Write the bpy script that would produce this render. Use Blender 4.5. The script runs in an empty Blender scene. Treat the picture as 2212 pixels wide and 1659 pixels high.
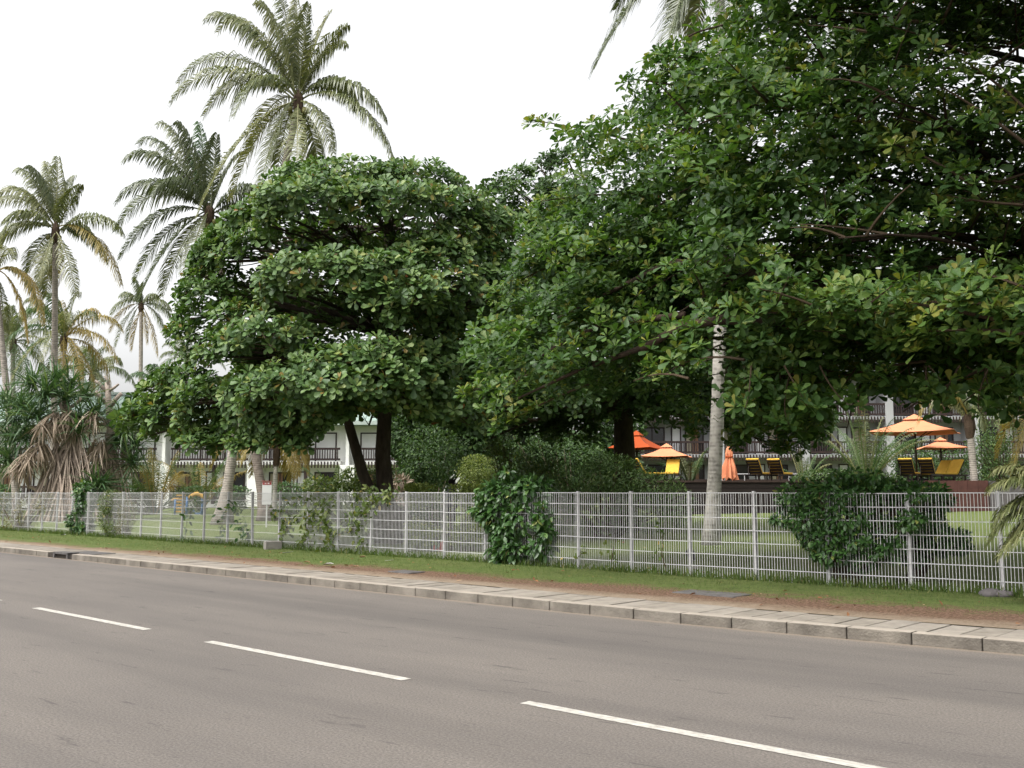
import bpy, math, random
import numpy as np
from mathutils import Vector, Matrix

scene = bpy.context.scene
COL = scene.collection
random.seed(7)

# ------------------------------------------------------------------ camera, sky, sun, exposure
CAM_H = 1.6
FOC = 2400.0 / 1.1302           # focal length in the 2212-px measuring grid
PITCH = math.atan(265 / 2400)
cam_d = bpy.data.cameras.new('camera')
cam_d.sensor_width = 36.0
cam_d.lens = 36.0 * 2400 / 2500
cam_d.clip_end = 3000
cam = bpy.data.objects.new('camera', cam_d)
COL.objects.link(cam)
cam.location = (0, 0, CAM_H)
cam.rotation_euler = (math.pi / 2 + PITCH, 0, 0)
scene.camera = cam

SUN_EL, SUN_AZ = math.radians(56), math.radians(232)      # azimuth clockwise from +Y: high behind and to the left, in thin cloud
world = bpy.data.worlds.new('World')
scene.world = world
world.use_nodes = True
wn, wl = world.node_tree.nodes, world.node_tree.links
wn.clear()
sky = wn.new('ShaderNodeTexSky')
sky.sky_type = 'NISHITA'
sky.sun_disc = False
sky.sun_elevation = SUN_EL
sky.sun_rotation = SUN_AZ
sky.dust_density = 5.0
sky.air_density = 1.3
sky.ozone_density = 1.0
hsv = wn.new('ShaderNodeHueSaturation')                    # overcast: the blue is veiled by cloud
hsv.inputs['Saturation'].default_value = 0.06
hsv.inputs['Value'].default_value = 1.0
bg = wn.new('ShaderNodeBackground')
bg.inputs['Strength'].default_value = 0.15
wo = wn.new('ShaderNodeOutputWorld')
wl.new(sky.outputs[0], hsv.inputs['Color'])
wl.new(hsv.outputs[0], bg.inputs['Color'])
wl.new(bg.outputs[0], wo.inputs['Surface'])

sun_d = bpy.data.lights.new('sun', 'SUN')
sun_d.energy = 1.2
sun_d.angle = math.radians(25)
sun_d.color = (1.0, 0.95, 0.88)
sun = bpy.data.objects.new('sun', sun_d)
COL.objects.link(sun)
sdir = Vector((math.sin(SUN_AZ) * math.cos(SUN_EL), math.cos(SUN_AZ) * math.cos(SUN_EL), math.sin(SUN_EL)))
sun.rotation_euler = (-sdir).to_track_quat('-Z', 'Y').to_euler()
sun.location = (0, 0, 40)

vs = scene.view_settings
vs.view_transform = 'Standard'
vs.look = 'None'
vs.gamma = 1.0
vs.use_curve_mapping = False
vs.exposure = 1.15
scene.cycles.max_bounces = 8
scene.cycles.diffuse_bounces = 4
scene.cycles.transmission_bounces = 4
scene.cycles.transparent_max_bounces = 4

# ------------------------------------------------------------------ places
A = math.atan2(2606 / 2400, math.hypot(1, 265 / 2400))
SV = np.array([math.sin(A), -math.cos(A)])     # along the road, to the right
NV = np.array([math.cos(A), math.sin(A)])      # across the road, away from the camera


def bend(s):
    t = max(0.0, s + 10.0)
    return 0.0085 * t * t if t < 12 else 0.0085 * 144 + 0.204 * (t - 12)


def W(s, n, z=0.0, b=1.0):
    n = n + bend(s) * b
    p = SV * s + NV * n
    return (float(p[0]), float(p[1]), z)


def P(x, y, Y):
    """the point seen at measuring-grid pixel x, y that lies Y metres ahead"""
    dx = (x - 1106) / FOC
    dy = -(y - 829.5) / FOC
    fwd = math.cos(PITCH) - dy * math.sin(PITCH)
    up = math.sin(PITCH) + dy * math.cos(PITCH)
    return Vector((dx / fwd * Y, Y, CAM_H + up / fwd * Y))


def proj(p):
    p = np.asarray(p, float).reshape(-1, 3)
    r = p[:, 2] - CAM_H
    c, s = math.cos(PITCH), math.sin(PITCH)
    zc = p[:, 1] * c + r * s
    yc = -p[:, 1] * s + r * c
    zc = np.where(np.abs(zc) < 1e-3, 1e-3, zc)
    return np.stack([1106 + FOC * p[:, 0] / zc, 829.5 - FOC * yc / zc, zc], 1)


def inside(poly, xy):
    x, y = xy[:, 0], xy[:, 1]
    r = np.zeros(len(x), bool)
    n = len(poly)
    for i in range(n):
        x0, y0 = poly[i]
        x1, y1 = poly[(i + 1) % n]
        if y0 == y1:
            continue
        c = ((y0 > y) != (y1 > y)) & (x < (x1 - x0) * (y - y0) / (y1 - y0) + x0)
        r ^= c
    return r


def lawn_z(x, y):
    n = NV[0] * x + NV[1] * y
    pts = [(10.0, .13), (11.5, .14), (14.8, .17), (22, .2), (34, .34), (55, .95), (75, 1.05), (400, 1.2)]
    for (a, za), (b, zb) in zip(pts, pts[1:]):
        if n <= b:
            return za + (zb - za) * max(0.0, (n - a) / (b - a))
    return 1.2


# ------------------------------------------------------------------ materials
def new_mat(name):
    m = bpy.data.materials.new(name)
    m.use_nodes = True
    nt = m.node_tree
    return m, nt.nodes, nt.links, nt.nodes['Principled BSDF']


def ramp(nodes, stops):
    r = nodes.new('ShaderNodeValToRGB')
    e = r.color_ramp.elements
    e[0].position, e[0].color = stops[0][0], (*stops[0][1], 1)
    e[1].position, e[1].color = stops[-1][0], (*stops[-1][1], 1)
    for p, c in stops[1:-1]:
        k = e.new(p)
        k.color = (*c, 1)
    return r


ALB = 0.62                                                  # keeps built surfaces at real-world albedo under this exposure


def mat(name, c, rough=.7, var=.25, scale=6.0, bump=0.0, spec=.3, c2=None, metal=0.0, stretch=None, bscale=None):
    m, n, l, b = new_mat(name)
    tc = n.new('ShaderNodeTexCoord')
    nz = n.new('ShaderNodeTexNoise')
    nz.inputs['Scale'].default_value = scale
    nz.inputs['Detail'].default_value = 6
    nz.inputs['Roughness'].default_value = .65
    src = tc.outputs['Object']
    if stretch:
        mp = n.new('ShaderNodeMapping')
        mp.inputs['Scale'].default_value = stretch
        l.new(src, mp.inputs['Vector'])
        src = mp.outputs[0]
    l.new(src, nz.inputs['Vector'])
    c = tuple(x * ALB for x in c)
    c2 = tuple(x * ALB for x in c2) if c2 else None
    lo = tuple(x * (1 - var) for x in c)
    hi = c2 if c2 else tuple(min(.9, x * (1 + var)) for x in c)
    r = ramp(n, [(.3, lo), (.7, hi)])
    l.new(nz.outputs['Fac'], r.inputs['Fac'])
    l.new(r.outputs[0], b.inputs['Base Color'])
    b.inputs['Roughness'].default_value = rough
    b.inputs['Specular IOR Level'].default_value = spec
    b.inputs['Metallic'].default_value = metal
    if bump:
        bz = n.new('ShaderNodeTexNoise')
        bz.inputs['Scale'].default_value = bscale or scale * 4
        bz.inputs['Detail'].default_value = 5
        l.new(src, bz.inputs['Vector'])
        bp = n.new('ShaderNodeBump')
        bp.inputs['Strength'].default_value = bump
        bp.inputs['Distance'].default_value = .03
        l.new(bz.outputs['Fac'], bp.inputs['Height'])
        l.new(bp.outputs[0], b.inputs['Normal'])
    return m


def leaf_mat(name, stops, rough=.4, spec=.5, trans=.25, tcol=(1.2, 1.3, .5)):
    m, n, l, b = new_mat(name)
    at = n.new('ShaderNodeAttribute')
    at.attribute_name = 'tint'
    r = ramp(n, stops)
    l.new(at.outputs['Fac'], r.inputs['Fac'])
    l.new(r.outputs[0], b.inputs['Base Color'])
    b.inputs['Roughness'].default_value = rough
    b.inputs['Specular IOR Level'].default_value = spec
    tr = n.new('ShaderNodeBsdfTranslucent')
    mul = n.new('ShaderNodeMix')
    mul.data_type = 'RGBA'
    mul.blend_type = 'MULTIPLY'
    mul.inputs[0].default_value = 1.0
    l.new(r.outputs[0], mul.inputs[6])
    mul.inputs[7].default_value = (*tcol, 1)
    l.new(mul.outputs[2], tr.inputs['Color'])
    mx = n.new('ShaderNodeMixShader')
    mx.inputs[0].default_value = trans
    l.new(b.outputs[0], mx.inputs[1])
    l.new(tr.outputs[0], mx.inputs[2])
    l.new(mx.outputs[0], n['Material Output'].inputs['Surface'])
    return m


M = {}
M['almond'] = leaf_mat('almond_leaf', [(0, (.030, .068, .018)), (.45, (.070, .132, .034)), (.80, (.135, .205, .060)), (.97, (.20, .23, .06)), (1, (.25, .09, .03))], rough=.5, spec=.35, trans=.2)
M['near_leaf'] = leaf_mat('near_almond_leaf', [(0, (.026, .062, .015)), (.5, (.058, .118, .026)), (.82, (.125, .188, .042)), (.985, (.19, .19, .04)), (1, (.28, .08, .03))], rough=.5, spec=.32, trans=.33)
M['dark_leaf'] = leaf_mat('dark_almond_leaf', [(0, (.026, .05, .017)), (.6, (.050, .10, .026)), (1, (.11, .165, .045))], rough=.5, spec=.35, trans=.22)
M['bush_leaf'] = leaf_mat('bush_leaf', [(0, (.022, .058, .014)), (.6, (.048, .112, .026)), (.9, (.095, .165, .042)), (1, (.28, .30, .09))], rough=.4, spec=.5, trans=.22)
M['shrub_leaf'] = leaf_mat('shrub_leaf', [(0, (.03, .06, .015)), (.6, (.065, .115, .03)), (1, (.14, .18, .05))], rough=.5, spec=.35, trans=.25)
M['hedge_leaf'] = leaf_mat('hedge_leaf', [(0, (.07, .10, .025)), (.6, (.16, .20, .05)), (1, (.32, .33, .11))], rough=.5, spec=.35, trans=.35)
M['weed_leaf'] = leaf_mat('weed_leaf', [(0, (.05, .085, .02)), (.6, (.10, .14, .035)), (.93, (.16, .18, .05)), (1, (.45, .33, .06))], rough=.5, spec=.3, trans=.3)
M['dry_weed'] = leaf_mat('dry_weed', [(0, (.09, .08, .035)), (.6, (.14, .14, .05)), (1, (.22, .17, .09))], rough=.6, spec=.2, trans=.25)
M['grass'] = leaf_mat('grass_blade', [(0, (.05, .085, .02)), (.6, (.085, .13, .03)), (1, (.18, .17, .07))], rough=.6, spec=.2, trans=.3)
M['palm'] = leaf_mat('palm_frond', [(0, (.06, .082, .030)), (.55, (.135, .155, .060)), (1, (.27, .27, .13))], rough=.42, spec=.5, trans=.28, tcol=(1.2, 1.15, .5))
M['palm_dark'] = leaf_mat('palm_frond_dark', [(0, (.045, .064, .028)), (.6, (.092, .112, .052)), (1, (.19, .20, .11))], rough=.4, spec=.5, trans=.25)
M['palm_green'] = leaf_mat('palm_frond_green', [(0, (.03, .065, .02)), (.6, (.06, .12, .035)), (1, (.12, .17, .06))], rough=.42, spec=.45, trans=.3)
M['palm_yellow'] = leaf_mat('palm_frond_yellow', [(0, (.14, .12, .03)), (.6, (.27, .21, .055)), (1, (.38, .28, .09))], rough=.5, spec=.35, trans=.3, tcol=(1.15, 1.0, .5))
M['palm_far'] = leaf_mat('palm_frond_far', [(0, (.06, .085, .045)), (.6, (.12, .145, .07)), (1, (.20, .20, .10))], rough=.5, spec=.4, trans=.3)
M['pandan'] = leaf_mat('screw_pine_leaf', [(0, (.03, .07, .028)), (.6, (.065, .125, .05)), (1, (.15, .2, .09))], rough=.45, spec=.45, trans=.22)
M['pandan_dead'] = leaf_mat('screw_pine_dead_leaf', [(0, (.17, .13, .095)), (.6, (.28, .225, .17)), (1, (.42, .35, .28))], rough=.8, spec=.1, trans=.15, tcol=(1, .9, .7))
M['dead_leaf'] = leaf_mat('fallen_leaf', [(0, (.12, .05, .025)), (.6, (.24, .12, .06)), (1, (.42, .30, .18))], rough=.8, spec=.15, trans=.1, tcol=(1, .9, .7))
M['frond_stalk'] = mat('frond_stalk', (.20, .17, .06), .5, .3, 8)
M['bark'] = mat('almond_bark', (.095, .075, .058), .9, .45, 7, .8, .15, stretch=(1, 1, .35))
M['limb_bark'] = mat('limb_bark', (.075, .052, .038), .9, .4, 7, .6, .15)
M['twig'] = mat('twig', (.09, .06, .035), .85, .3, 9)
M['palm_root'] = mat('screw_pine_root', (.56, .45, .37), .85, .35, 7, .5, .15, stretch=(1, 1, .3))
M['root_dark'] = mat('screw_pine_root_old', (.33, .26, .21), .85, .35, 7, .5, .15, stretch=(1, 1, .3))
M['dead_wood'] = mat('dead_wood', (.48, .40, .34), .9, .35, 7, .6, .12)


def palm_bark(name, c, ring=9.0, amt=.3):
    m, n, l, b = new_mat(name)
    tc = n.new('ShaderNodeTexCoord')
    nz = n.new('ShaderNodeTexNoise')
    nz.inputs['Scale'].default_value = 5
    nz.inputs['Detail'].default_value = 7
    l.new(tc.outputs['Object'], nz.inputs['Vector'])
    wv = n.new('ShaderNodeTexWave')
    wv.wave_type = 'BANDS'
    wv.bands_direction = 'Z'
    wv.inputs['Scale'].default_value = ring / 3
    wv.inputs['Distortion'].default_value = 3.5
    wv.inputs['Detail'].default_value = 3
    l.new(tc.outputs['Object'], wv.inputs['Vector'])
    mx = n.new('ShaderNodeMath')
    mx.operation = 'MULTIPLY_ADD'
    mx.inputs[1].default_value = amt
    l.new(wv.outputs['Fac'], mx.inputs[0])
    l.new(nz.outputs['Fac'], mx.inputs[2])
    r = ramp(n, [(.35, tuple(x * .45 for x in c)), (.55, tuple(x * .85 for x in c)), (.9, tuple(min(.7, x * 1.25) for x in c))])
    l.new(mx.outputs[0], r.inputs['Fac'])
    l.new(r.outputs[0], b.inputs['Base Color'])
    b.inputs['Roughness'].default_value = .85
    b.inputs['Specular IOR Level'].default_value = .15
    bp = n.new('ShaderNodeBump')
    bp.inputs['Strength'].default_value = .6
    bp.inputs['Distance'].default_value = .04
    l.new(mx.outputs[0], bp.inputs['Height'])
    l.new(bp.outputs[0], b.inputs['Normal'])
    return m


M['palm_trunk'] = palm_bark('palm_trunk', (.27, .24, .21))
M['palm_trunk_pale'] = palm_bark('palm_trunk_pale', (.45, .42, .38), 9, .1)
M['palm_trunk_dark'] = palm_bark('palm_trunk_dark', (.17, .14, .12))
M['fence_metal'] = mat('galvanised_metal', (.78, .77, .77), .45, .12, 12, spec=.5)
M['post_metal'] = mat('post_paint', (.68, .66, .67), .45, .15, 5, spec=.5)
M['kerb'] = mat('kerb_concrete', (.215, .19, .16), .9, .3, 2.2, .5, .15, c2=(.33, .295, .25), bscale=40)  # grime, plus the shade of the front faces put into the colour
M['kerb_top'] = mat('kerb_lit_top', (.46, .405, .34), .9, .12, 3.5, .4, .12, bscale=40)  # light on the upper faces painted in as a paler colour
M['kerb_stain'] = mat('kerb_concrete_stained', (.17, .15, .128), .9, .4, 2.0, .5, .15, c2=(.31, .275, .23), bscale=40)  # grime stains over the same front-face shade in the colour
M['slab'] = mat('paving_concrete', (.375, .335, .285), .92, .2, 4, .4, .12, bscale=50)
M['slab_two'] = mat('paving_concrete_worn', (.335, .298, .25), .92, .25, 4, .4, .12, bscale=50)
M['slab_bed'] = mat('paving_joint', (.06, .05, .04), .95, .3, 10)
M['cover'] = mat('cover_slab', (.15, .14, .135), .9, .3, 8, .4, .15)
M['white_wall'] = mat('white_render', (1.2, 1.2, 1.16), .8, .06, .6, spec=.2)
M['grey_wall'] = mat('grey_render', (.55, .55, .56), .8, .1, .6, spec=.2)
M['door_white'] = mat('shutter_paint', (1.05, 1.05, 1.05), .6, .06, 1)
M['brown_wood'] = mat('dark_brown_timber', (.045, .026, .024), .6, .3, 4)
M['glass'] = mat('dark_glazing', (.03, .03, .032), .08, .3, 1, spec=.6)
M['curtain'] = mat('orange_curtain', (.33, .19, .12), .9, .3, 3, stretch=(6, 6, .3))
M['curtain_pale'] = mat('pale_curtain', (.50, .45, .33), .9, .2, 3, stretch=(6, 6, .3))
M['roof_green'] = mat('green_roof_sheet', (.36, .47, .41), .5, .1, .8, spec=.4)
M['roof_edge'] = mat('pale_roof_trim', (.55, .63, .58), .5, .1, 2)
M['roof_grey'] = mat('grey_roof_fascia', (.17, .185, .18), .7, .15, 1)
M['deck'] = mat('dark_deck_timber', (.022, .013, .011), .7, .4, 3, .2, stretch=(.4, 1, 5))
M['deck_top'] = mat('deck_top_timber', (.06, .036, .028), .7, .3, 3)
M['planter'] = mat('red_brown_planter', (.12, .048, .038), .7, .3, 3)
M['stone_wall'] = mat('grey_garden_wall', (.16, .145, .145), .9, .25, 3)
M['parasol'] = mat('orange_canvas', (.95, .375, .20), .85, .08, 2, spec=.1)
M['parasol_deep'] = mat('deep_orange_canvas', (.52, .10, .03), .85, .1, 2, spec=.1)
M['cushion'] = mat('yellow_cushion', (.95, .58, .09), .8, .1, 3, spec=.15)
M['lounger_wood'] = mat('lounger_timber', (.035, .022, .016), .6, .3, 6)
M['blue_paint'] = mat('blue_paint', (.09, .22, .46), .45, .12, 4)
M['yellow_paint'] = mat('yellow_paint', (.75, .42, .06), .45, .12, 4)
M['red_plastic'] = mat('red_plastic', (.75, .06, .02), .4, .1, 4)
M['sign_white'] = mat('sign_paint', (.78, .77, .77), .5, .05, 4)
M['sign_red'] = mat('sign_red', (.42, .07, .07), .5, .1, 4)
M['black'] = mat('black_plastic', (.02, .02, .022), .5, .3, 8)
M['concrete'] = mat('concrete_block', (.30, .28, .25), .9, .25, 6, .4)
M['litter'] = mat('white_litter', (.78, .76, .74), .7, .05, 8)
M['coconut'] = mat('coconut_husk', (.20, .19, .06), .6, .3, 3)
M['fibre'] = mat('palm_fibre', (.085, .055, .035), .95, .4, 9, .6)
M['skin'] = mat('skin', (.06, .032, .022), .55, .1, 5)
M['hair'] = mat('hair', (.012, .010, .010), .8, .2, 30)
M['shirt'] = mat('grey_shirt', (.20, .20, .24), .85, .1, 6)
M['trousers'] = mat('dark_trousers', (.04, .04, .05), .85, .1, 6)


# ------------------------------------------------------------------ mesh and object helpers
class MB:
    def __init__(s):
        s.v, s.f = [], []

    def box(s, c, d, rz=0.0, taper=1.0):
        cx, cy, cz = c
        x, y, z = d[0] / 2, d[1] / 2, d[2] / 2
        ca, sa = math.cos(rz), math.sin(rz)
        i = len(s.v)
        for dz in (-z, z):
            k = 1.0 if dz < 0 else taper
            for dx, dy in ((-x, -y), (x, -y), (x, y), (-x, y)):
                dx *= k
                dy *= k
                s.v.append((cx + dx * ca - dy * sa, cy + dx * sa + dy * ca, cz + dz))
        s.f += [(i + 3, i + 2, i + 1, i), (i + 4, i + 5, i + 6, i + 7)]
        for k in range(4):
            j = (k + 1) % 4
            s.f.append((i + k, i + j, i + 4 + j, i + 4 + k))
        return s

    def bar(s, p, q, w, h=None):
        return s.tube([p, q], [w, w], 4) if h is None else s.beam(p, q, w, h)

    def beam(s, p, q, w, h):
        p, q = Vector(p), Vector(q)
        d = (q - p).normalized()
        up = Vector((0, 0, 1)) if abs(d.z) < .95 else Vector((0, 1, 0))
        a = d.cross(up).normalized() * (w / 2)
        b = a.normalized().cross(d).normalized() * (h / 2)
        i = len(s.v)
        for c in (p, q):
            for x, y in ((-1, -1), (1, -1), (1, 1), (-1, 1)):
                s.v.append(tuple(c + a * x + b * y))
        s.f += [(i + 3, i + 2, i + 1, i), (i + 4, i + 5, i + 6, i + 7)]
        for k in range(4):
            j = (k + 1) % 4
            s.f.append((i + k, i + j, i + 4 + j, i + 4 + k))
        return s

    def tube(s, pts, rad, sides=8, rough=0.0, rng=random):
        pts = [Vector(p) for p in pts]
        i0 = len(s.v)
        n = len(pts)
        ref = Vector((0.31, 0.87, 0.38)).normalized()
        for k, p in enumerate(pts):
            d = (pts[min(k + 1, n - 1)] - pts[max(k - 1, 0)])
            d = d.normalized() if d.length > 1e-9 else Vector((0, 0, 1))
            a = d.cross(ref)
            if a.length < .15:
                a = d.cross(Vector((0.9, -.2, .3)))
            a.normalize()
            b = d.cross(a)
            r = rad[k] if hasattr(rad, '__len__') else rad
            for j in range(sides):
                t = 2 * math.pi * j / sides
                rr = r * (1 + (rng.uniform(-rough, rough) if rough else 0))
                s.v.append(tuple(p + (a * math.cos(t) + b * math.sin(t)) * rr))
        for k in range(n - 1):
            for j in range(sides):
                q = (j + 1) % sides
                s.f.append((i0 + k * sides + j, i0 + k * sides + q, i0 + (k + 1) * sides + q, i0 + (k + 1) * sides + j))
        s.f.append(tuple(i0 + j for j in range(sides))[::-1])
        s.f.append(tuple(i0 + (n - 1) * sides + j for j in range(sides)))
        return s

    def sphere(s, c, r, nu=8, nv=6, sc=(1, 1, 1)):
        i0 = len(s.v)
        c = Vector(c)
        for a in range(nv + 1):
            t = math.pi * a / nv
            for b in range(nu):
                q = 2 * math.pi * b / nu
                s.v.append((c.x + r * sc[0] * math.sin(t) * math.cos(q), c.y + r * sc[1] * math.sin(t) * math.sin(q), c.z + r * sc[2] * math.cos(t)))
        for a in range(nv):
            for b in range(nu):
                d = (b + 1) % nu
                s.f.append((i0 + a * nu + b, i0 + (a + 1) * nu + b, i0 + (a + 1) * nu + d, i0 + a * nu + d))
        return s

    def quad(s, a, b, c, d):
        i = len(s.v)
        s.v += [tuple(a), tuple(b), tuple(c), tuple(d)]
        s.f.append((i, i + 1, i + 2, i + 3))
        return s

    def mesh(s, name):
        me = bpy.data.meshes.new(name)
        me.from_pydata(s.v, [], s.f)
        me.update()
        return me

    def build(s, name, m, parent=None, smooth=False, bevel=0.0, shift=True):
        return link(name, s.mesh(name), m, parent, smooth, bevel, shift)


def root_of(o):
    while o.parent is not None:
        o = o.parent
    return o


def link(name, me, m, parent=None, smooth=False, bevel=0.0, shift=True):
    o = bpy.data.objects.new(name, me)
    COL.objects.link(o)
    if m is not None and not me.materials:
        me.materials.append(m)
    if smooth:
        me.polygons.foreach_set('use_smooth', [True] * len(me.polygons))
    if parent is not None:
        r = root_of(parent)
        if shift:
            me.transform(Matrix.Translation(-r.location))
        o.parent = parent
    if bevel:
        b = o.modifiers.new('bevel', 'BEVEL')
        b.width = bevel
        b.segments = 2
        b.limit_method = 'ANGLE'
    return o


def tag(o, label=None, cat=None, group=None, kind=None):
    for k, v in (('label', label), ('category', cat), ('group', group), ('kind', kind)):
        if v:
            o[k] = v
    return o


def thing(name, label, cat, loc=(0, 0, 0), rz=0.0, group=None):
    o = bpy.data.objects.new(name, None)
    COL.objects.link(o)
    o.empty_display_size = .2
    o.location = loc
    o.rotation_euler = (0, 0, rz)
    return tag(o, label, cat, group)


def copy_tree(o, parent=None):
    c = o.copy()
    COL.objects.link(c)
    if parent is not None:
        c.parent = parent
    for ch in list(o.children):
        copy_tree(ch, c)
    return c


def np_mesh(name, V, T, tint=None):
    me = bpy.data.meshes.new(name)
    me.vertices.add(len(V))
    me.vertices.foreach_set('co', np.ascontiguousarray(V, np.float32).ravel())
    me.loops.add(len(T) * 3)
    me.loops.foreach_set('vertex_index', np.ascontiguousarray(T, np.int32).ravel())
    me.polygons.add(len(T))
    me.polygons.foreach_set('loop_start', np.arange(0, len(T) * 3, 3, dtype=np.int32))
    if tint is not None:
        a = me.attributes.new('tint', 'FLOAT', 'POINT')
        a.data.foreach_set('value', np.ascontiguousarray(tint, np.float32))
    me.update(calc_edges=True)
    return me


def nrm(a):
    return a / np.maximum(np.linalg.norm(a, axis=-1, keepdims=True), 1e-9)


def frames(D, U):
    D = nrm(D)
    S = nrm(np.cross(U, D))
    return D, S, np.cross(D, S)


def inst(tv, tf, pos, D, U, L, tint):
    D, S, U = frames(D, U)
    L = np.asarray(L).reshape(-1, 1, 1)
    V = pos[:, None, :] + L * (tv[None, :, 0:1] * D[:, None] + tv[None, :, 1:2] * S[:, None] + tv[None, :, 2:3] * U[:, None])
    k = len(tv)
    T = tf[None] + (np.arange(len(pos)) * k)[:, None, None]
    return V.reshape(-1, 3), T.reshape(-1, 3), np.repeat(tint, k)


def strip(stations, fold=.05, arch=.12):
    """a leaf blade: list of (t, half width); three points across each station"""
    v, f = [], []
    for t, w in stations:
        z = -arch * t * t
        v += [(t, -w, z + fold * w / .25), (t, 0, z), (t, w, z + fold * w / .25)]
    for i in range(len(stations) - 1):
        a, b = 3 * i, 3 * i + 3
        f += [(a, a + 1, b + 1), (a, b + 1, b), (a + 1, a + 2, b + 2), (a + 1, b + 2, b + 1)]
    return np.array(v, float), np.array(f, int)


OBO = strip([(0, .02), (.5, .20), (.82, .29), (1.0, .10)], .07, .10)
OBO_FINE = strip([(0, .015), (.12, .03), (.42, .16), (.68, .27), (.86, .28), (.96, .18), (1.0, .05)], .07, .12)
OVAL = strip([(0, .02), (.35, .23), (.7, .19), (1.0, .01)], .06, .18)
NARROW = strip([(0, .01), (.35, .11), (.7, .09), (1.0, .005)], .03, .22)
SIMPLE = (np.array([(0, 0, 0), (.5, -.24, .04), (.5, .24, .04), (1, 0, -.08)], float), np.array([(0, 1, 3), (0, 3, 2)], int))


def rosettes(C, AX, k, L, rs, th=(35, 88)):
    """leaves standing round each centre; returns pos, D, U, L, tint"""
    n = len(C)
    AX = nrm(AX)
    h = np.where(np.abs(AX[:, 2:3]) > .9, np.array([[1., 0, 0]]), np.array([[0, 0, 1.]]))
    X = nrm(np.cross(h, AX))
    Yv = np.cross(AX, X)
    ph = (np.arange(k) * 2.39996)[None] + rs.uniform(0, 6.28, (n, 1)) + rs.normal(0, .2, (n, k))
    th = np.radians(np.linspace(th[0], th[1], k)[None] + rs.normal(0, 9, (n, k)))
    R = X[:, None] * np.cos(ph)[..., None] + Yv[:, None] * np.sin(ph)[..., None]
    D = AX[:, None] * np.cos(th)[..., None] + R * np.sin(th)[..., None]
    U = AX[:, None] * np.sin(th)[..., None] - R * np.cos(th)[..., None] + rs.normal(0, .18, (n, k, 3))
    D[..., 2] -= .08
    ll = L * rs.uniform(.7, 1.15, (n, k)) * np.linspace(.75, 1.08, k)[None]
    base = rs.uniform(.15, .75, (n, 1))
    tint = np.clip(base + np.linspace(.22, -.12, k)[None] + rs.normal(0, .12, (n, k)), 0, .985)
    tint = np.where(rs.uniform(0, 1, (n, k)) < .0012, 1.0, tint)
    pos = C[:, None] + D * (.02 + .02 * rs.uniform(0, 1, (n, k, 1)))
    return [pos.reshape(-1, 3), D.reshape(-1, 3), U.reshape(-1, 3), ll.ravel(), tint.ravel()]


def foliage(parent, L, tmpl, fine, material, n_single=0, crown='crown', leaf='leaf'):
    """the nearest n_single leaves in frame become parts of their own; the rest one mesh"""
    pos, D, U, ln, tint = L
    if n_single:
        q = proj(pos)
        vis = (q[:, 0] > 0) & (q[:, 0] < 2212) & (q[:, 1] > 0) & (q[:, 1] < 1659) & (q[:, 2] > 1)
        sc = np.where(vis, ln / q[:, 2], 0) * np.random.RandomState(5).uniform(.6, 1, len(ln))
        pick = np.argsort(-sc)[:n_single]
        keep = np.ones(len(pos), bool)
        keep[pick] = False
    else:
        pick, keep = [], np.ones(len(pos), bool)
    V, T, tt = inst(tmpl[0], tmpl[1], pos[keep], D[keep], U[keep], ln[keep], tint[keep])
    me = np_mesh(crown, V, T, tt)
    o = link(crown, me, material, parent)
    o['kind'] = 'stuff'
    if len(pick):
        base = root_of(parent).location
        variants = []
        for i in range(10):
            mv = np_mesh(leaf, fine[0], fine[1], np.full(len(fine[0]), i / 10 + .04))
            mv.materials.append(material)
            variants.append(mv)
        Dp, Sp, Up = frames(D[pick], U[pick])
        for j, i in enumerate(pick):
            lo = bpy.data.objects.new(leaf, variants[min(9, int(tint[i] * 10))])
            COL.objects.link(lo)
            lo.parent = parent
            s = ln[i]
            p = pos[i] - np.array(base)
            lo.matrix_local = Matrix(((Dp[j][0] * s, Sp[j][0] * s, Up[j][0] * s, p[0]), (Dp[j][1] * s, Sp[j][1] * s, Up[j][1] * s, p[1]), (Dp[j][2] * s, Sp[j][2] * s, Up[j][2] * s, p[2]), (0, 0, 0, 1)))
    return o


def cat_leaves(lists):
    return [np.concatenate([l[i] for l in lists]) for i in range(5)]


def bez(p0, p1, p2, n):
    p0, p1, p2 = Vector(p0), Vector(p1), Vector(p2)
    return [p0 * (1 - t) ** 2 + p1 * 2 * t * (1 - t) + p2 * t * t for t in (i / (n - 1) for i in range(n))]


# ------------------------------------------------------------------ ground, road, kerb, pavement, lawn
def sheet(name, ss, ns, zf, m, uv=True, b=1.0):
    me = bpy.data.meshes.new(name)
    v = [W(s, n, zf(s, n), b) for s in ss for n in ns]
    k = len(ns)
    f = [(i * k + j, (i + 1) * k + j, (i + 1) * k + j + 1, i * k + j + 1) for i in range(len(ss) - 1) for j in range(k - 1)]
    me.from_pydata(v, [], f)
    u = me.uv_layers.new(name='along_across')
    flat = [(s, n) for s in ss for n in ns]
    for lp in me.loops:
        u.data[lp.index].uv = flat[lp.vertex_index]
    me.update()
    o = link(name, me, m)
    o['kind'] = 'structure'
    return o


def uv_noise(n, l, scale, det=6, sx=1.0, sy=1.0, rough=.6):
    uv = n.new('ShaderNodeUVMap')
    mp = n.new('ShaderNodeMapping')
    mp.inputs['Scale'].default_value = (sx, sy, 1)
    l.new(uv.outputs[0], mp.inputs['Vector'])
    nz = n.new('ShaderNodeTexNoise')
    nz.inputs['Scale'].default_value = scale
    nz.inputs['Detail'].default_value = det
    nz.inputs['Roughness'].default_value = rough
    l.new(mp.outputs[0], nz.inputs['Vector'])
    return nz


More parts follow.
